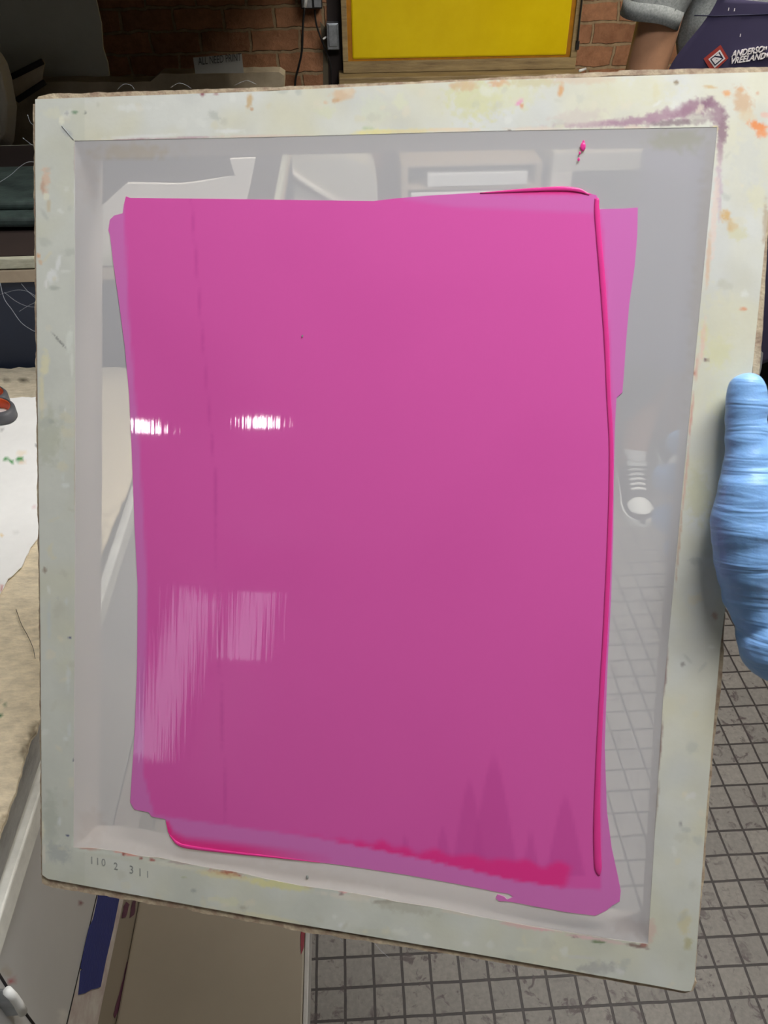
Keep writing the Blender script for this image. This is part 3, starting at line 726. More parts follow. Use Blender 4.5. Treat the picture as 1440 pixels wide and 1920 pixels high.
for b in [(467, 190, 6, 17, 5, (214, 186, 140), .9), (472, 205, 5, 5, 0, (205, 160, 110), .8), (642, 178, 24, 12, -15, (226, 196, 160), .85), (630, 188, 10, 5, -5, (214, 170, 120), .7), (655, 172, 12, 8, 0, (232, 214, 186), .8),
          (380, 176, 6, 5, 0, (150, 70, 90), .9), (405, 176, 6, 3, 0, (180, 130, 130), .7), (610, 192, 6, 3, 0, (228, 190, 150), .6), (610, 210, 20, 14, 0, (224, 226, 196), .7),
          (890, 185, 60, 45, 10, (222, 222, 178), .9), (960, 180, 50, 30, 0, (224, 224, 184), .6), (870, 160, 30, 12, 0, (220, 186, 142), .7), (935, 155, 22, 8, 0, (226, 180, 134), .8), (1000, 155, 60, 10, 0, (214, 206, 160), .7),
          (1052, 168, 6, 16, 15, (224, 172, 116), .9), (974, 190, 11, 5, -50, (238, 160, 200), .9), (978, 198, 5, 6, 0, (226, 166, 124), .9), (1090, 150, 70, 10, 0, (222, 190, 160), .4), (1230, 175, 8, 18, 0, (222, 214, 176), .7),
          (1268, 155, 6, 5, 0, (140, 116, 80), .9), (1330, 163, 16, 3, 5, (216, 186, 130), .8), (1363, 175, 9, 7, 0, (234, 172, 112), .9), (1392, 190, 20, 30, -20, (214, 176, 132), .75), (1388, 168, 8, 6, 0, (220, 170, 120), .8), (1420, 174, 5, 5, 0, (216, 170, 130), .7),
          (1400, 218, 18, 18, 0, (224, 208, 174), .7), (1420, 236, 20, 10, 12, (240, 150, 84), .95), (1428, 250, 12, 12, 20, (240, 156, 96), .9), (1436, 215, 10, 8, 0, (236, 190, 170), .7), (1200, 170, 90, 30, 0, (226, 224, 190), .5),
          # purple dried ink round the top right inner corner
          (1130, 232, 110, 7, -3, (196, 166, 176), .8), (1080, 220, 60, 16, -8, (216, 206, 196), .7), (1180, 228, 60, 9, -6, (176, 142, 158), .85), (1250, 216, 60, 14, -14, (178, 144, 160), .9), (1300, 205, 40, 20, -20, (164, 126, 144), .9), (1330, 195, 16, 16, 0, (146, 108, 128), .9),
          (1270, 230, 60, 7, -3, (150, 132, 136), .9), (1345, 215, 20, 24, 0, (164, 132, 146), .9), (1354, 245, 11, 40, 6, (150, 118, 132), .9), (1350, 285, 7, 26, 0, (186, 162, 168), .8), (1320, 222, 24, 9, -10, (186, 172, 170), .7),
          (1348, 350, 7, 60, 0, (206, 182, 194), .7), (1362, 405, 11, 14, 0, (224, 186, 120), .9), (1372, 425, 12, 14, 0, (220, 190, 130), .8), (1385, 440, 22, 14, 0, (222, 220, 186), .8), (1435, 420, 6, 50, 0, (190, 170, 140), .7),
          (1340, 400, 7, 90, 4, (236, 218, 206), .8), (1328, 490, 5, 60, 4, (228, 186, 146), .6), (1400, 300, 30, 50, 0, (214, 216, 208), .6), (1420, 370, 20, 30, 0, (228, 226, 196), .7),
          (1394, 580, 10, 4, 0, (228, 168, 130), .95), (1325, 675, 7, 4, 0, (120, 84, 96), .95), (1345, 660, 30, 36, 0, (224, 222, 180), .8), (1320, 625, 10, 20, 0, (228, 220, 160), .8), (1302, 700, 3, 5, 0, (180, 90, 70), .8), (1306, 690, 4, 30, 5, (224, 180, 160), .7), (1318, 640, 5, 50, 6, (234, 204, 186), .8),
          (1350, 600, 40, 60, 0, (226, 224, 196), .5), (1350, 755, 30, 40, 0, (224, 222, 190), .6), (1296, 780, 3, 50, 6, (214, 156, 140), .8), (1285, 900, 3, 80, 6, (224, 180, 160), .7), (1273, 1020, 3, 90, 5, (206, 176, 150), .7), (1310, 930, 25, 60, 0, (218, 216, 178), .6),
          (1280, 1245, 5, 5, 0, (156, 152, 146), .8), (1248, 1260, 3, 50, 5, (150, 120, 120), .8), (1238, 1400, 3, 60, 5, (140, 110, 104), .8), (1232, 1500, 3, 40, 5, (150, 128, 110), .6), (1276, 1545, 3, 7, 0, (150, 148, 146), .8), (1296, 1492, 12, 7, 0, (230, 230, 226), .7), (1340, 1155, 6, 9, 0, (196, 160, 140), .7),
          (1283, 1730, 13, 25, 0, (214, 208, 170), .8), (1290, 1770, 10, 12, 0, (180, 174, 110), .6), (1220, 1745, 12, 26, 0, (220, 196, 182), .8), (1207, 1772, 7, 5, 0, (176, 120, 110), .9), (1195, 1774, 25, 4, 12, (140, 112, 106), .9),
          # top-left area
          (140, 210, 8, 3.5, 0, (130, 160, 128), .9), (125, 212, 4, 4, 0, (110, 112, 130), .8), (160, 211, 3, 2.5, 0, (90, 104, 96), .9), (115, 226, 5, 12, -5, (240, 240, 220), .9), (100, 212, 20, 12, 0, (228, 228, 206), .6), (125, 248, 14, 6, 45, (186, 190, 190), .7),
          (230, 263, 60, 2.5, -4, (170, 120, 134), .85), (340, 259, 80, 2.5, -2, (200, 170, 176), .8), (270, 256, 90, 4, -3, (238, 238, 234), .7), (195, 265, 25, 5, 0, (236, 228, 204), .7), (270, 268, 6, 3, 0, (230, 196, 150), .8), (500, 256, 120, 3, 0, (226, 206, 190), .8), (620, 258, 60, 3, 0, (200, 176, 164), .7), (430, 246, 30, 5, 0, (238, 240, 236), .7), (250, 202, 40, 8, 0, (238, 240, 234), .6),
          (700, 248, 50, 6, -3, (238, 230, 166), .95), (770, 246, 70, 5, -2, (236, 222, 170), .8), (740, 258, 12, 5, 0, (190, 162, 130), .9), (690, 240, 14, 3, 0, (190, 206, 160), .7), (850, 244, 60, 5, 0, (238, 220, 190), .8), (905, 250, 14, 4, 0, (226, 196, 150), .8), (955, 245, 3.5, 3.5, 0, (60, 50, 56), 1), (1000, 242, 60, 5, 0, (232, 216, 196), .7), (1340, 242, 8, 6, 0, (236, 222, 160), .95), (1190, 240, 30, 5, 0, (226, 206, 190), .7),
          (700, 205, 30, 30, 0, (224, 228, 206), .6), (750, 190, 14, 20, 0, (230, 232, 200), .6),
          # left rail
          (86, 335, 9, 26, 0, (228, 200, 176), .9), (80, 350, 4, 16, 0, (206, 160, 130), .7), (88, 368, 7, 8, 0, (238, 236, 214), .9), (91, 385, 5, 14, 0, (214, 196, 158), .6), (72, 480, 5, 6, 0, (226, 180, 136), .9), (76, 492, 5, 6, 0, (226, 190, 150), .7), (141, 300, 3, 40, 0, (190, 166, 166), .8), (141, 380, 3, 70, 0, (236, 238, 234), .8),
          (98, 518, 12, 16, 30, (238, 240, 236), .9), (110, 492, 5, 18, 10, (236, 238, 234), .9), (86, 532, 3, 9, 0, (240, 240, 236), .9), (102, 540, 10, 5, 0, (180, 186, 176), .7), (112, 640, 24, 1.8, 48, (140, 142, 134), .95), (130, 640, 7, 30, 8, (232, 236, 226), .8), (135, 680, 4, 30, 0, (236, 238, 228), .8),
          (84, 680, 9, 30, 0, (234, 230, 196), .9), (78, 740, 5, 50, 0, (232, 226, 190), .8), (95, 790, 8, 6, 0, (160, 170, 160), .6), (122, 770, 3, 5, 0, (240, 240, 236), .8), (90, 820, 30, 60, 0, (190, 194, 172), .5),
          (122, 910, 10, 5, 0, (232, 236, 230), .9), (118, 895, 4, 9, 0, (224, 228, 220), .8), (115, 850, 4, 30, 0, (220, 224, 214), .6), (84, 1068, 4, 7, 0, (150, 130, 110), .8), (131, 1195, 3.2, 2.8, 0, (60, 66, 130), 1), (125, 1128, 4, 8, 0, (222, 226, 220), .8), (92, 1165, 5, 40, 0, (210, 216, 212), .7), (128, 1270, 5, 30, 0, (222, 226, 220), .9), (130, 1370, 4, 20, 0, (222, 226, 220), .9), (124, 1385, 6, 5, 0, (228, 232, 226), .9),
          (143, 900, 2.5, 300, 0, (214, 178, 156), .7), (144, 1070, 3, 20, 0, (206, 130, 100), .8), (144, 1120, 2.2, 40, 0, (180, 120, 110), .7), (143, 1350, 3, 150, 0, (190, 160, 136), .8), (80, 1555, 4, 20, 0, (236, 232, 206), .8), (82, 1600, 4, 20, 0, (232, 226, 210), .8), (77, 1590, 2, 14, 0, (130, 90, 120), .7), (75, 1548, 2, 3, 0, (60, 50, 90), .8),
          (111, 1540, 5, 10, 0, (226, 230, 226), .9), (138, 1425, 3, 3, 0, (96, 100, 120), .9), (127, 1567, 3.2, 3.2, 0, (60, 70, 120), 1), (96, 1535, 16, 60, 0, (190, 196, 182), .6), (110, 1600, 26, 20, 30, (176, 182, 180), .6), (138, 1580, 5, 14, 0, (226, 230, 218), .8),
          # bottom rail
          (180, 1598, 50, 5, 8, (226, 230, 218), .8), (320, 1622, 60, 5, 10, (232, 232, 216), .8), (480, 1652, 70, 6, 10, (236, 230, 190), .7), (650, 1682, 60, 6, 9, (234, 228, 214), .7),
          (165, 1590, 26, 3.5, 6, (212, 162, 146), .85), (222, 1596, 14, 4, 8, (246, 176, 160), .95), (245, 1602, 16, 3.5, 10, (240, 170, 154), .95), (232, 1602, 4, 4, 0, (176, 90, 76), .95), (265, 1609, 3.5, 4, 0, (176, 84, 76), .95), (285, 1612, 7, 3, 5, (180, 84, 76), .95), (300, 1608, 20, 2, 8, (170, 150, 130), .7),
          (220, 1608, 70, 5, 8, (216, 218, 202), .7), (340, 1618, 36, 3, 6, (190, 172, 166), .8), (395, 1632, 10, 4, 4, (196, 104, 76), .95), (430, 1638, 30, 6.5, 8, (190, 98, 74), .95), (412, 1640, 50, 8, 9, (236, 226, 176), .7), (510, 1656, 55, 9, 8, (232, 228, 170), .95), (550, 1664, 40, 8, 8, (226, 224, 170), .8), (580, 1662, 14, 5, 0, (206, 190, 160), .6), (350, 1626, 60, 4, 8, (224, 222, 204), .8),
          (643, 1671, 10, 4, 8, (244, 190, 186), .9), (640, 1676, 5, 3, 0, (150, 110, 110), .8), (675, 1678, 30, 6, 8, (228, 222, 206), .9), (730, 1690, 40, 4, -3, (150, 140, 122), .6), (780, 1694, 40, 4, 8, (160, 148, 132), .6), (860, 1712, 40, 5, 10, (226, 218, 202), .8), (760, 1702, 60, 12, 8, (184, 180, 160), .5),
          (1000, 1738, 50, 6, 8, (240, 196, 196), .95), (970, 1735, 40, 6, 10, (232, 200, 192), .8), (1080, 1756, 14, 3, 8, (120, 84, 84), .9), (1100, 1758, 40, 4, 8, (236, 202, 200), .9), (1122, 1766, 18, 3.5, 5, (112, 134, 92), .95), (1150, 1766, 30, 4, 12, (230, 206, 200), .8),
          (640, 1735, 8, 5, 0, (232, 234, 230), .8), (660, 1730, 20, 8, 0, (220, 222, 210), .8), (750, 1748, 18, 9, 0, (230, 232, 220), .8), (800, 1755, 10, 6, 0, (234, 234, 224), .8), (875, 1770, 12, 7, 0, (232, 232, 224), .8), (920, 1772, 10, 8, 0, (228, 230, 220), .8), (985, 1780, 22, 5, 5, (226, 226, 206), .8), (1090, 1795, 30, 4, 4, (216, 216, 210), .7), (1120, 1815, 40, 14, 0, (172, 172, 168), .6), (1165, 1820, 12, 7, 0, (226, 226, 222), .7),
          (430, 1690, 30, 9, 8, (226, 226, 196), .7), (455, 1702, 6, 4, 0, (150, 130, 90), .8), (400, 1686, 14, 5, 0, (228, 226, 200), .7), (363, 1670, 6, 4, 0, (160, 166, 160), .7), (345, 1645, 6, 3, 0, (190, 196, 160), .7), (500, 1720, 80, 6, 10, (228, 222, 186), .6), (700, 1750, 60, 10, 10, (206, 208, 190), .5)]: A(b)
random.seed(11)
for _ in range(150):          # fine wear all over
    side = random.choice('tlbr')
    if side == 't': u, v = random.uniform(90, 1440), random.uniform(165, 240)
    elif side == 'b': u = random.uniform(100, 1280); v = 1620 + (u - 100) * .17 + random.uniform(-10, 40)
    elif side == 'l': u, v = random.uniform(80, 135), random.uniform(270, 1600)
    else: v = random.uniform(250, 1780); u = 1400 - (v - 250) * .085 + random.uniform(-35, 30)
    c = random.choice([(236, 238, 230), (206, 206, 190), (226, 222, 196), (196, 200, 190), (232, 226, 204)])
    A((u, v, random.uniform(3, 16), random.uniform(3, 14), random.uniform(-60, 60), c, random.uniform(.3, .7)))
fcol = blobber(fbase, st)
def rail(name, poly, edge_out):
    o = patch(name, poly, face(0), M['screen_face'], scr, 3.2, fcol, thick=.034, tdir=(0, 0, 1))
    o.data.materials.append(M['rail_side'])
    for p in o.data.polygons:
        if abs(p.normal.z) < .7 or p.center.z > .01: p.material_index = 1
    return o
rail('top_rail', [TL, (500, 171), (900, 151), TR, iTR, (900, 246), (500, 257), iTL], None)
rail('right_rail', [TR, (1432, 480), (1400, 800), (1350, 1220), (1326, 1500), (1302, 1840), (1296, 1858), (1285, 1860), BR_, iBR, (1244, 1300), (1288, 830), iTR][:7] + [(1285, 1859), iBR, (1244, 1300), (1288, 830), iTR], None)
rail('bottom_rail', [(1285, 1859), (1240, 1850), (900, 1790), (500, 1723), (90, 1648), (79, 1640), iBL, (175, 1590), (225, 1597), (262, 1605), (300, 1608), (345, 1618), (390, 1627), (440, 1634), (500, 1648), (560, 1660), (640, 1671), (700, 1681), (740, 1690), (820, 1702), (900, 1719), (1000, 1738), (1120, 1757), iBR], None)
rail('left_rail', [(79, 1640), (76, 1200), (70, 700), (66, 300), (66, 192), TL, iTL, (141, 900), iBL], None)
# ragged glued edge of fabric round the outside
def hem(poly, z, wob, seed, depth=.006):
    patch('frayed_edge', poly, face(z), M['fray'], scr, 6, thick=depth, tdir=(0, 0, 1), wob=wob, fr=.03, seed=seed)
hem([(66, 190), (72, 181), (100, 176), (400, 167), (700, 156), (900, 147), (1160, 134), (1160, 141), (900, 154), (700, 163), (400, 174), (95, 186), (74, 196)], .0015, 1.6, 1)
hem([(1160, 132), (1470, 125), (1470, 137), (1160, 141)], .0015, 1.0, 9)
hem([(78, 1638), (100, 1650), (350, 1695), (600, 1742), (820, 1778), (820, 1786), (600, 1752), (350, 1706), (98, 1664), (80, 1655)], .0015, 2.5, 2)
hem([(820, 1778), (1100, 1825), (1280, 1856), (1296, 1850), (1302, 1836), (1306, 1842), (1299, 1858), (1282, 1862), (1100, 1831), (820, 1786)], .0015, 1.0, 3)
hem([(62, 195), (68, 195), (72, 700), (79, 1200), (82, 1640), (77, 1640), (74, 1200), (67, 700)], .0015, 2.0, 4)
hem([(1432, 400), (1442, 400), (1430, 620), (1416, 800), (1405, 800), (1416, 620)], .002, 1.0, 5, .02)
hem([(1352, 1150), (1360, 1150), (1352, 1290), (1336, 1420), (1320, 1640), (1310, 1740), (1303, 1840), (1298, 1840), (1303, 1740), (1311, 1640), (1328, 1420), (1344, 1290)], .0015, 2.0, 6)
# dark mitre seams
tubeo('mitre_seam', [loc(116, 236, -.0001), loc(138, 262, -.0001)], .0003, M['mitre'], scr, 6)
# fabric: pigment + weave cover in alpha
mb = [(168, 330, 26, 60, 0, (236, 222, 214), .25), (250, 285, 90, 16, 0, (240, 228, 206), .6), (1270, 262, 60, 22, 0, (226, 228, 196), .5), (1318, 500, 22, 300, 4, (232, 224, 216), .3),
      (1238, 1500, 10, 250, 4, (214, 200, 194), .3), (1190, 1740, 60, 20, 8, (214, 196, 190), .35), (500, 1630, 260, 16, 9, (232, 220, 216), .3), (170, 1550, 30, 40, 0, (230, 214, 210), .3)]
mcol = blobber(lin((250, 250, 252)), mb)
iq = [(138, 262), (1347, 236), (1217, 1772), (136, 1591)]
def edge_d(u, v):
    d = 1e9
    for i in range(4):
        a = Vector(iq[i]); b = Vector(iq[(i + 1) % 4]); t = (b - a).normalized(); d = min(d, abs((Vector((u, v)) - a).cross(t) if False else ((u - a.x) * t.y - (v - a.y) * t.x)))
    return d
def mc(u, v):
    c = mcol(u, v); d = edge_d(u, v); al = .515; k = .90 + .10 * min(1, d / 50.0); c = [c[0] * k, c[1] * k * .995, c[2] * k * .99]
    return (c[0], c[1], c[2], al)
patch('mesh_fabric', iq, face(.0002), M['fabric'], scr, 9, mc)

# ---- emulsion coats
outline = [(203, 432), (206, 412), (214, 404), (230, 400), (232, 384), (236, 368), (244, 371), (420, 373), (700, 377), (742, 372), (800, 367), (900, 361), (1000, 355), (1060, 352), (1084, 354), (1100, 361), (1118, 366), (1124, 376), (1123, 392), (1170, 391), (1196, 389),
           (1195, 440), (1190, 500), (1180, 570), (1174, 640), (1170, 700), (1167, 736), (1156, 746), (1153, 800), (1151, 900), (1150, 1000), (1146, 1120), (1139, 1250), (1134, 1400), (1138, 1520), (1147, 1590), (1158, 1640), (1164, 1670), (1162, 1690), (1148, 1698), (1136, 1708), (1116, 1717),
           (1060, 1710), (1000, 1699), (975, 1694), (950, 1690), (936, 1690), (929, 1684), (933, 1677), (945, 1681), (951, 1687), (962, 1682), (955, 1676), (930, 1672), (860, 1658), (760, 1640), (640, 1622), (500, 1605), (400, 1594), (348, 1587), (325, 1577), (315, 1560), (310, 1536), (284, 1531), (279, 1523), (252, 1518), (244, 1504),
           (246, 1470), (252, 1380), (257, 1250), (258, 1100), (252, 980), (247, 850), (242, 740), (234, 650), (222, 560), (212, 490), (206, 440)]
PK = Vector(lin((232, 98, 182))); LI = Vector(lin((222, 122, 196))); HOT = Vector(lin((242, 58, 148))); DK = Vector(lin((214, 82, 166)))
def interp(x, tab):
    if x <= tab[0][0]: return tab[0][1]
    for (a, b), (c, d) in zip(tab, tab[1:]):
        if x <= c: return b + (d - b) * (x - a) / (c - a)
    return tab[-1][1]
XLn = [(372, 232), (430, 234), (600, 242), (850, 262), (1100, 276), (1450, 268), (1530, 290), (1560, 330)]
XRn = [(370, 1119), (500, 1128), (650, 1138), (800, 1143), (1000, 1137), (1250, 1126), (1500, 1119), (1640, 1121)]
YBn = [(300, 1530), (600, 1572), (800, 1612), (960, 1650), (1040, 1662), (1120, 1668), (1165, 1668)]
YB2 = [(300, 1500), (560, 1555), (700, 1575), (850, 1595), (1000, 1610), (1090, 1618)]
def sm(x): x = max(0, min(1, x)); return x * x * (3 - 2 * x)
def ecol(u, v):
    c = PK.copy()
    n_ = noise.noise(Vector((u * .004, v * .004, 3)))
    c = c.lerp(DK, max(0, n_) * .35)
    c = c.lerp(DK, .7 * sm((1 - abs(u - interp(v, [(370, 358), (640, 380), (900, 404), (1150, 408), (1540, 424)])) / 3.5)))      # coater line
    lw = sm((interp(v, XLn) - u) / 6 + .5); rw = sm((u - interp(v, XRn) - 4) / 5)
    bw = sm((v - interp(u, YBn)) / 6 + .5)
    tw = sm((interp(u, [(700, 340), (760, 374), (850, 388), (1120, 400)]) - v) / 12 + .5) * .7
    hb = 0
    if 520 < u < 1100:
        top = interp(u, YB2); bot = interp(u, YBn)
        hb = sm((v - top + 14 * noise.noise(Vector((u * .03, 0, 0)))) / 14) * sm((bot - v) / 4 + .5) * sm((u - 520) / 160) * sm((1085 - u - (v - 1610) * .3) / 18)
    # flame-shaped thin spots rising from the lower ridge
    for (fu, fv, w) in ((926, 1395, 46), (880, 1445, 34), (1060, 1478, 36), (830, 1540, 20), (995, 1545, 16), (760, 1555, 14)):
        if v > fv and v < 1640:
            t = (v - fv) / (1630 - fv); hw = w * t ** .8
            c = c.lerp(DK, .6 * sm((hw - abs(u - fu)) / 8 + .3) * sm(t * 4))
    c = c.lerp(LI, max(lw, rw, bw, tw))
    c = c.lerp(HOT, hb)
    if u < 620 and v > 1540 + (u - 310) * .03:                       # thick lip at lower left
        edge = interp(u, [(310, 1545), (325, 1577), (348, 1588), (500, 1606), (640, 1623)])
        k = sm((v - (edge - 26)) / 18) * sm((620 - u) / 250 + .2)
        c = c.lerp(HOT, k)
    if 860 < u < 1110 and v < 372: c = c.lerp(HOT, sm((u - 860) / 120) * sm((interp(u, [(860, 366), (1085, 366)]) - v) / 4 + .4))
    return c
patch('emulsion_coat', outline, face(-.0003), M['emulsion'], scr, 6, ecol, thick=.0004, tdir=(0, 0, 1))
def bead(pts, rads, name='emulsion_bead'):
    pp = [loc(u, v, -.0005) for u, v in pts]; n = 6
    sp_ = smoothpath(pp, n); rr = []
    for i in range(len(sp_)):
        t = i / n; k = min(int(t), len(rads) - 2); rr.append(rads[k] + (rads[k + 1] - rads[k]) * (t - k))
    bm = bmesh.new(); tube(bm, sp_, rr, 10, True, .35); bmo(name, bm, M['bead'], scr, True)
bead([(1119, 372), (1119, 395), (1122, 440), (1129, 520), (1137, 640), (1141, 740), (1146, 850), (1143, 1000), (1135, 1180), (1128, 1300), (1121, 1450), (1119, 1560), (1121, 1625), (1123, 1642)],
     [.0012, .0016, .0015, .0017, .0015, .0013, .0013, .0014, .0015, .0015, .0017, .0023, .0024, .0006])
bead([(318, 1566), (332, 1581), (352, 1588), (420, 1597), (520, 1608), (600, 1617)], [.0004, .0012, .0014, .001, .0006, .0002])
bead([(900, 362), (980, 357), (1050, 354), (1085, 357), (1105, 365)], [.0003, .001, .0014, .0013, .0004])
for u, v, r in ((1093, 275, .0016), (1094, 267, .0008), (1087, 287, .0006), (1085, 299, .0007), (567, 630, .0005), (576, 1645, .001)):
    bm = bmesh.new(); ellipsoid(bm, loc(u, v, -.0008), (r, r * 1.6, r * .4)); bmo('emulsion_drip', bm, M['bead'] if u > 600 else M['ink'], scr, True)
# stamped number (faded, on the bottom rail)
def tmat(u0, v0, u1, v1, z=-.0002):
    a = loc(u0, v0, z); b = loc(u1, v1, z); x = (b - a).normalized(); n_ = Vector((0, 0, -1)); y = n_.cross(x)
    return Matrix(((x.x, y.x, n_.x, a.x), (x.y, y.y, n_.y, a.y), (x.z, y.z, n_.z, a.z), (0, 0, 0, 1)))
for body, u0, v0, sz in (('1', 168, 1619, 13), ('1', 179, 1621, 13), ('0', 190, 1623, 13), ('2', 213, 1630, 13), ('3', 242, 1637, 14), ('1', 258, 1642, 14), ('1', 273, 1645, 12)):
    text('stamped_number', body, sz * .00062, tmat(u0, v0, u0 + 40, v0 + 6), M['ink'], scr, 0, .00005, .9, 1)
# loose threads
for pts, r in (([(0, 530), (8, 560), (22, 580), (40, 605), (60, 619), (68, 622)], .0003), ([(0, 552), (25, 545), (40, 544), (55, 548), (68, 556)], .0002), ([(8, 548), (30, 565), (50, 574), (68, 576)], .0002), ([(40, 532), (52, 546), (68, 560)], .0002), ([(36, 584), (52, 574), (68, 566)], .0002),
               ([(-4, 344), (20, 328), (38, 312), (52, 304), (66, 304)], .00035), ([(42, 258), (55, 268), (66, 276)], .0002), ([(52, 215), (56, 228), (64, 236)], .0002), ([(220, 168), (232, 158), (246, 160), (252, 168)], .0002), ([(320, 164), (335, 156), (350, 160), (358, 166)], .0002), ([(440, 160), (462, 151), (480, 158)], .0002), ([(622, 1745), (634, 1756), (642, 1766)], .0002), ([(695, 1758), (712, 1780), (730, 1796)], .0002), ([(204, 1664), (214, 1670), (222, 1664)], .0002)):
    tubeo('loose_thread', smoothpath([loc(u, v, .002) for u, v in pts], 5), r * .45, M['thread'], scr, 5)
tag(scr, 'wooden printing screen held up in front, its mesh coated with wet pink emulsion', 'printing screen')

# ================================================================== THE GLOVED HAND
hp = empty('person', mw=MS.copy()); 
bpy.context.view_layer.update()
def Q(u, v, z): return loc(u, v, z)
bm = bmesh.new()
def chain(pts):
    for (a, ra), (b, rb) in zip(pts, pts[1:]): capsule(bm, a, b, ra, rb)
chain([(Q(1400, 736, -.013), .0108), (Q(1399, 790, -.014), .0112), (Q(1402, 850, -.016), .0122), (Q(1403, 920, -.019), .0165), (Q(1398, 985, -.019), .0192), (Q(1404, 1050, -.016), .0190), (Q(1412, 1110, -.010), .0175), (Q(1432, 1160, -.006), .0165)])
kn = [Q(1492, 862, .046), Q(1488, 925, .052), Q(1480, 985, .052), Q(1468, 1040, .046)]
wr = [Q(1470, 1130, -.002), Q(1462, 1140, .004), Q(1456, 1150, .008), Q(1450, 1150, .010)]
for k, w in zip(kn, wr):
    mid = k.lerp(w, .5); capsule(bm, k, mid, .0105, .014); capsule(bm, mid, w, .014, .0165)
chain([(Q(1445, 900, -.012), .014), (Q(1470, 870, .018), .011), (kn[0], .0105)])
chain([(Q(1440, 985, -.014), .018), (Q(1470, 1000, .014), .015)])
chain([(Q(1430, 1060, -.010), .018), (Q(1460, 1080, .010), .017)])
for k, tip, r, dv in ((kn[0], (1274, 830), .0092, 0), (kn[1], (1250, 896), .0104, 0), (kn[2], (1250, 972), .0102, 0), (kn[3], (1268, 1030), .0088, 0)):
    j = Q(1400, tip[1] + 8, .0480); j2 = Q(1325, tip[1] + 2, .0500); t = Q(tip[0], tip[1], .0465)
    chain([(k, r + .001), (j, r + .0006), (j2, r), (t, r * .94)])
chain([(Q(1444, 1150, .000), .0200), (Q(1449, 1182, -.004), .0205), (Q(1459, 1208, -.008), .0225)])
def wr_disp(p):
    a = noise.noise(Vector((p.x * 22, p.y * 120 + p.x * 30, p.z * 22))); c = max(0, min(1, (p.y - .30) / .05))
    b = noise.noise(Vector((p.x * 60, p.y * 30, p.z * 60 + 9)))
    return .0009 * a + .0022 * b * c
gl = remeshed('glove', bm, .0013, M['glove'], hp, 5, wr_disp)
gl['label'] = 'light blue nitrile glove'
# bare wrist and forearm inside the cuff, running back to the viewer's side
bm = bmesh.new()
w0 = MS @ Q(1447, 1150, .000); w1 = MS @ Q(1486, 1196, -.014); elb = Vector((.50, .08, 1.10)); sho = Vector((.36, -.20, 1.30))
I = MSI
capsule(bm, I @ w0, I @ w1, .0145, .0175); capsule(bm, I @ w1, I @ (w1.lerp(elb, .5)), .0185, .036); capsule(bm, I @ (w1.lerp(elb, .5)), I @ elb, .036, .042); capsule(bm, I @ elb, I @ sho, .042, .052)
remeshed('arm', bm, .003, M['skin_pale'], hp, 6)
bm = bmesh.new(); capsule(bm, I @ elb.lerp(sho, .35), I @ sho, .058, .064, True); ellipsoid(bm, I @ sho, (.066, .066, .066))
remeshed('sleeve', bm, .005, M['pants'], hp, 4)
tag(hp, 'person at the right edge shown only by a light blue gloved hand gripping the screen', 'person')

# ================================================================== THE PERSON IN THE APRON
pr = empty('person', (.93, 2.03, 0)); pl0 = Vector((.93, 2.03, 0))
V = lambda x, y, z: Vector((x, y, z)) - pl0
bm = bmesh.new()
def cap(a, b, ra, rb): capsule(bm, V(*a), V(*b), ra, rb)
# head, neck, shoulders
ellipsoid(bm, V(.93, 2.005, 1.60), (.074, .094, .105)); ellipsoid(bm, V(.93, 1.975, 1.555), (.055, .066, .065))
ellipsoid(bm, V(.93, 1.908, 1.583), (.012, .016, .018)); ellipsoid(bm, V(.93, 1.918, 1.545), (.022, .010, .006)); ellipsoid(bm, V(.93, 1.916, 1.537), (.018, .011, .007))
for s in (-1, 1):
    ellipsoid(bm, V(.93 + s * .076, 2.01, 1.59), (.009, .018, .030)); ellipsoid(bm, V(.93 + s * .028, 1.918, 1.62), (.02, .01, .006))
cap((.93, 2.03, 1.40), (.93, 2.02, 1.53), .062, .052)
cap((.75, 2.03, 1.385), (1.11, 2.03, 1.385), .05, .05); ellipsoid(bm, V(.93, 2.04, 1.26), (.155, .095, .15)); ellipsoid(bm, V(.93, 2.04, 1.02), (.13, .09, .18))
def arm(s, sh, el, wrp, hnd):
    cap(sh, el, .050, .043); cap(el, wrp, .041, .027)
    h = Vector(hnd); w = Vector(wrp); d = (h - w).normalized(); side = d.cross(Vector((0, 1, 0))).normalized()
    ellipsoid(bm, (w + d * .05) - pl0, (.036, .024, .046))
    for k, (o, L) in enumerate(((-.027, .062), (-.009, .072), (.009, .068), (.026, .054))):
        b0 = w + d * .085 + side * o; b1 = b0 + d * L * .5 + Vector((0, .004, 0)); b2 = b1 + d * L * .45 + Vector((0, .016, 0))
        capsule(bm, b0 - pl0, b1 - pl0, .0088, .0082); capsule(bm, b1 - pl0, b2 - pl0, .0082, .0072)
    t0 = w + d * .03 - side * .03; t1 = t0 + d * .035 - side * .02; t2 = t1 + d * .03 - side * .004
    capsule(bm, t0 - pl0, t1 - pl0, .0115, .0095); capsule(bm, t1 - pl0, t2 - pl0, .0095, .008)
arm(-1, (.705, 2.0, 1.375), (.672, 2.0, 1.075), (.80, 2.19, .99), (.90, 2.21, .97))
arm(1, (1.155, 2.0, 1.375), (1.205, 2.01, 1.075), (1.08, 2.21, 1.00), (.98, 2.23, .99))
cap((.87, 2.05, .20), (.865, 2.03, .07), .045, .038); cap((1.02, 2.2, .20), (1.02, 2.2, .07), .045, .04)
cap((.90, 2.05, .5), (.87, 2.05, .20), .05, .045); cap((.99, 2.1, .5), (1.02, 2.2, .20), .05, .045); cap((.93, 2.05, .95), (.93, 2.05, .5), .09, .08)
remeshed('body', bm, .0045, M['skin'], pr, 4)
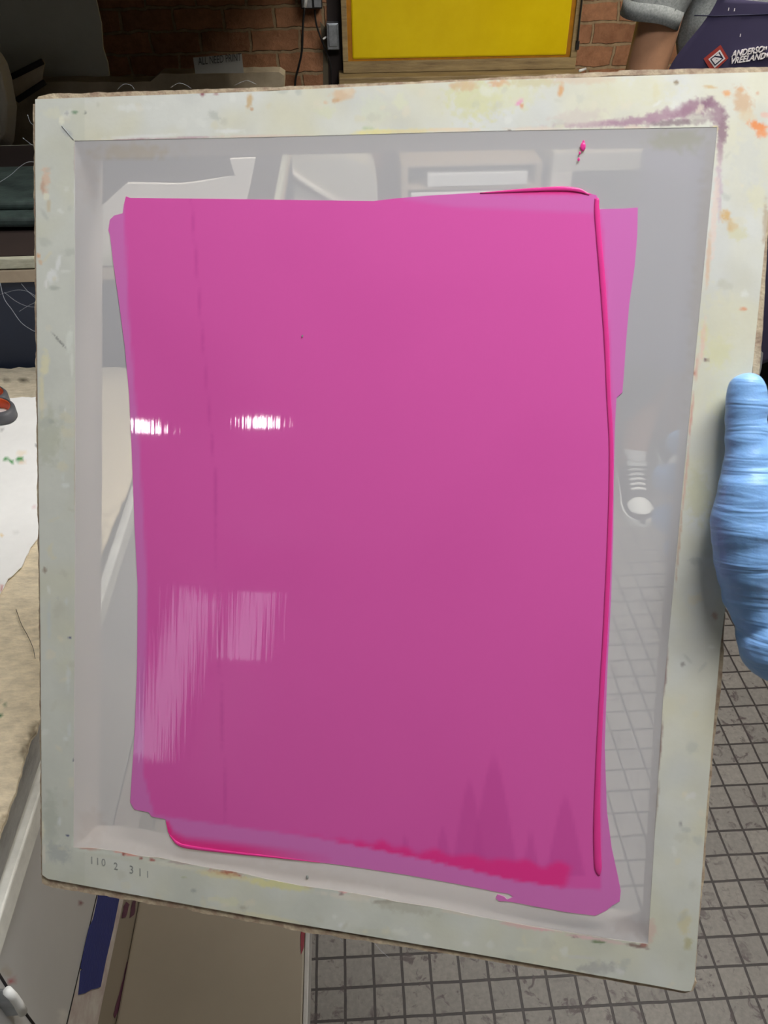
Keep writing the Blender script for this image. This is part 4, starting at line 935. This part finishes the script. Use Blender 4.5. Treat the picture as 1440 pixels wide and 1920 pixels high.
# hair
bm = bmesh.new(); ellipsoid(bm, V(.93, 2.025, 1.635), (.084, .098, .092)); ellipsoid(bm, V(.93, 2.055, 1.585), (.078, .072, .09))
remeshed('hair', bm, .006, M['hair'], pr, 2, lambda p: .004 * noise.noise(p * 60))
# t-shirt
bm = bmesh.new()
capsule(bm, V(.74, 2.03, 1.385), V(1.12, 2.03, 1.385), .060, .060); ellipsoid(bm, V(.93, 2.04, 1.26), (.172, .110, .17)); ellipsoid(bm, V(.93, 2.04, 1.05), (.155, .108, .24))
capsule(bm, V(.93, 2.04, 1.28), V(.93, 2.04, .95), .13, .14, False)
for s, x0, x1 in ((-1, .712, .676), (1, 1.148, 1.198)):
    bm2 = bm; capsule(bm2, V(x0, 2.0, 1.385), V(x1, 2.0, 1.288), .066, .061, True)
    capsule(bm2, V(x0 + .01 * -s, 2.02, 1.39), V(x0 + (x1 - x0) * .6, 2.0, 1.33), .066, .060)
def shirt_d(p): return .0055 * noise.noise(Vector((p.x * 26 + p.z * 10, p.y * 20, p.z * 9)))
remeshed('t_shirt', bm, .004, M['tee'], pr, 2, shirt_d)
for x1, x2 in ((.6775, .6720), (1.1965, 1.2020)):       # turned hems of the sleeves, tilted as they hang
    bm = bmesh.new(); n = 36; rgs = []
    for zc, r in ((1.309, .0635), (1.309, .0655), (1.276, .0645), (1.276, .0585)):
        rgs.append([bm.verts.new(V(x1 + (1.309 - zc) * (x2 - x1) / .033 + r * math.cos(2 * PI * k / n), 2.0 + r * math.sin(2 * PI * k / n), zc - math.cos(2 * PI * k / n) * .012 + .003 * math.sin(6 * PI * k / n))) for k in range(n)])
    for i in range(4):
        A_, B_ = rgs[i], rgs[(i + 1) % 4]
        for k in range(n): bm.faces.new((A_[k], A_[(k + 1) % n], B_[(k + 1) % n], B_[k]))
    bmo('sleeve_hem', bm, M['tee'], pr, True)
# trousers
bm = bmesh.new()
capsule(bm, V(.93, 2.05, 1.0), V(.93, 2.06, .82), .145, .15)
for s, hx, kx, ax, ay in ((-1, .865, .865, .868, 2.05), (1, .995, 1.0, 1.02, 2.2)):
    capsule(bm, V(hx, 2.05, .82), V(kx, 2.05 + (ay - 2.05) * .4, .48), .092, .068); capsule(bm, V(kx, 2.05 + (ay - 2.05) * .4, .48), V(ax, ay + .02, .25), .068, .056)
remeshed('trousers', bm, .006, M['pants'], pr, 3, lambda p: .004 * noise.noise(p * 16))
# apron: curved cloth with bib and skirt
def ax_y(x, z):
    return 1.888 - (.012 if z < 1.0 else 0) + (x - .93) ** 2 * 1.35 + .006 * noise.noise(Vector((x * 9, 0, z * 5))) - max(0, (1.0 - z)) * .03
aw = [(1.335, .147), (1.32, .150), (1.30, .157), (1.27, .172), (1.24, .190), (1.21, .206), (1.17, .218), (1.12, .228), (1.0, .235), (.85, .24), (.7, .245), (.6, .25), (.48, .25)]
bm = bmesh.new(); rows = []
nz_ = 60; nx = 30
for i in range(nz_ + 1):
    z = 1.33 - (1.33 - .48) * i / nz_
    w = interp(-z, [(-a, b) for a, b in aw])
    rows.append([bm.verts.new(V(.93 + w * (2 * k / nx - 1), ax_y(.93 + w * (2 * k / nx - 1), z), z - (.012 * (1 - (2 * k / nx - 1) ** 2) if i == 0 else 0))) for k in range(nx + 1)])
for r0, r1 in zip(rows, rows[1:]):
    for k in range(nx): bm.faces.new((r0[k], r1[k], r1[k + 1], r0[k + 1]))
ap = bmo('apron', bm, M['apron'], pr, True); md = ap.modifiers.new('s', 'SOLIDIFY'); md.thickness = .003
def apm(u, v, lift=.003):           # ray onto the curved bib
    y = 1.9
    for _ in range(6):
        p = ony(u, v, y); y = ax_y(p.x, p.z) - lift
    return ony(u, v, y) - pl0
for s in (-1, 1):
    tubeo('apron_strap', [V(.93 + s * .140, ax_y(.93 + .14, 1.33), 1.325), V(.93 + s * .115, 1.93, 1.38), V(.93 + s * .085, 1.985, 1.45), V(.93 + s * .06, 2.07, 1.46), V(.93, 2.11, 1.45)], .008, M['apron'], ap, 8)
tubeo('pocket_seam', [apm(u, v, .002) for u, v in ((1302, 29), (1340, 30), (1400, 28), (1450, 26))], .0012, M['navy_print'], ap, 6)
def pl2(name, poly, m, lift): return patch(name, poly, lambda u, v: apm(u, v, lift), m, ap, 5)
pl2('printed_emblem', [(1319, 110), (1351, 84), (1366, 109), (1350, 124), (1340, 134), (1332, 132)], M['red_print'], .0035)
pl2('printed_emblem', [(1328, 111), (1350, 93), (1360, 110), (1340, 127.5)], M['white_print'], .0042)
pl2('printed_emblem', [(1331.5, 111), (1349, 97.5), (1356.5, 109.5), (1340.5, 123.5)], M['navy_print'], .0048)
pl2('printed_emblem', [(1334, 111), (1340, 107), (1350, 108.5), (1353.5, 110), (1341, 120.5)], M['white_print'], .0054)
pl2('printed_emblem', [(1341, 104.5), (1347.5, 99.5), (1351, 105.5)], M['white_print'], .0054)
def pl3(u, v): return pl2('printed_emblem', [(u - 1.2, v), (u, v - 1), (u + 1.2, v), (u, v + 1)], M['navy_print'], .006)
pl3(1344, 111.5)
def aptext(body, u0, v0, u1, v1, hpx, shear):
    a = apm(u0, v0, .0036); b = apm(u1, v1, .0036); x = (b - a); L = x.length; x.normalize()
    zz = Vector((0, 0, 1)); y = (zz - x * x.dot(zz)).normalized(); n_ = x.cross(y)
    h_ = (apm(u0, v0 - hpx, .0036) - a).length
    mw = Matrix(((x.x, y.x, n_.x, a.x), (x.y, y.y, n_.y, a.y), (x.z, y.z, n_.z, a.z), (0, 0, 0, 1)))
    c = bpy.data.curves.new('t', 'FONT'); c.body = body; c.size = 1; c.shear = shear; t = bpy.data.objects.new('t', c); COL.objects.link(t)
    dg = bpy.context.evaluated_depsgraph_get(); dg.update(); d = t.evaluated_get(dg).dimensions; wx = d.x; bpy.data.objects.remove(t)
    o = text('printed_lettering', body, 1, mw, M['white_print'], ap, shear, .002, L / wx, h_ / .70, .02)
    return o
aptext('ANDERSO', 1371, 107, 1432, 97, 11, .35)
aptext('N', 1432, 94, 1437, 93, 6, .2)
aptext('VREELAND', 1368, 120, 1432, 110, 11, .35)
aptext('INC.', 1430, 108.5, 1446, 106, 8, .3)
for u, v in ((1388, 66), (1377, 18), (1366, 17)):
    pl2('paint_fleck', [(u - 1.2, v + 3), (u, v - 3), (u + 1.5, v - 2.5), (u + .5, v + 3)], M['white_print'], .004)
rg = patch('rag', [(1419, 648), (1431, 662), (1428, 690), (1422, 712), (1410, 720)], lambda u, v: ony(u, v, 1.78) - pl0, M['rag'], ap, 8, thick=.01, tdir=(0, 1, 0)); 
# shoes
def shoe(name, hx, hy, tx, ty, parent):
    a = math.atan2(ty - hy, tx - hx); L = math.hypot(tx - hx, ty - hy)
    Rm = Matrix.Rotation(a, 4, 'Z'); base = Vector((hx, hy, 0)) - pl0
    def T(x, y, z): return base + (Rm @ Vector((x, y, z)))
    W = [(0, .026), (.02, .034), (.08, .036), (.15, .040), (.20, .046), (.24, .043), (.265, .033), (.28, .014)]
    def ring(zs, sc_, top=False, x0=0, x1=.28):
        pts = []
        xs = [x0 + (x1 - x0) * (1 - math.cos(PI * k / 20)) / 2 for k in range(21)]
        for x in xs: pts.append((x, interp(x, W) * sc_))
        for x in xs[::-1][1:-1]: pts.append((x, -interp(x, W) * sc_))
        return pts
    sc_ = L / .28
    def shell(zz, nm, m, x0=0, x1=.28):
        bm = bmesh.new(); rg_ = []
        for s, z in zz:
            rg_.append([bm.verts.new(T(x * sc_, y * s, z(x) if callable(z) else z)) for x, y in ring(0, 1, x0=x0, x1=x1)])
        for r0, r1 in zip(rg_, rg_[1:]):
            for k in range(len(r0)): bm.faces.new((r0[k], r0[(k + 1) % len(r0)], r1[(k + 1) % len(r0)], r1[k]))
        bm.faces.new(rg_[0][::-1]); bm.faces.new(rg_[-1]); return bmo(nm, bm, m, parent, False)
    up = shell([(.94, .012), (.95, .03), (.86, lambda x: interp(x, [(0, .09), (.07, .085), (.12, .075), (.2, .050), (.28, .034)])), (.55, lambda x: interp(x, [(0, .115), (.08, .11), (.12, .092), (.2, .062), (.28, .038)])), (.2, lambda x: interp(x, [(0, .118), (.08, .112), (.12, .096), (.2, .066), (.28, .04)]))], name, M['canvas'])
    def sub(o): o.parent = up; return o
    s = shell([(1.05, 0), (1.07, .012), (1.05, .026), (.9, .028)], 'sole', M['rubberw']); sub(s)
    bm = bmesh.new(); ellipsoid(bm, T(.222 * sc_, 0, .030), (.052, .041, .034), Rm.to_3x3()); o = bmo('toe_cap', bm, M['rubberw'], up, True)
    for k in range(5):
        x = (.115 + k * .017) * sc_; z = interp(x / sc_, [(.08, .112), (.12, .097), (.2, .068)]) + .003
        tubeo('lace', smoothpath([T(x, -.022, z - .008), T(x + .003, 0, z), T(x - .002, .022, z - .008)], 4), .0046, M['sock'], up, 6)
    bm = bmesh.new(); ellipsoid(bm, T(.060 * sc_, 0, .125), (.050, .034, .02), Rm.to_3x3()); bmo('tongue', bm, M['sock'], up, True)
    bm = bmesh.new(); bx(bm, (-.010, -.030, 0), (.010, .030, .010), .003)
    for v in bm.verts: v.co = T(.105 * sc_ + v.co.x, v.co.y, .108 + v.co.z)
    bmo('strap', bm, M['rubberw'], up)
shoe('shoe', .868, 2.075, .836, 1.805, pr)
shoe('shoe', 1.035, 2.28, 1.035, 2.02, pr)
tag(pr, 'person in grey t-shirt, navy apron with printed emblem and black-and-white sneakers, standing behind the screen', 'person')

# ------------------------------------------------------------------ world, camera
w = bpy.data.worlds.new('World'); bpy.context.scene.world = w; w.use_nodes = True
w.node_tree.nodes['Background'].inputs[0].default_value = (.5, .5, .5, 1); w.node_tree.nodes['Background'].inputs[1].default_value = .1
cam = bpy.data.cameras.new('camera'); co = bpy.data.objects.new('camera', cam); COL.objects.link(co)
cam.sensor_fit = 'VERTICAL'; cam.sensor_height = 36; cam.sensor_width = 27; cam.lens = F / 1920 * 36
cam.clip_start = .02
up = -cd; bk_ = -cf
co.matrix_world = Matrix(((cr.x, up.x, bk_.x, 0), (cr.y, up.y, bk_.y, 0), (cr.z, up.z, bk_.z, EYE), (0, 0, 0, 1)))
cam.dof.use_dof = True; cam.dof.focus_distance = 1.2; cam.dof.aperture_fstop = 30
S = bpy.context.scene; S.camera = co
S.view_settings.view_transform = 'Standard'; S.view_settings.look = 'None'; S.view_settings.exposure = 0.0; S.view_settings.gamma = 1
S.cycles.max_bounces = 8; S.cycles.transparent_max_bounces = 12
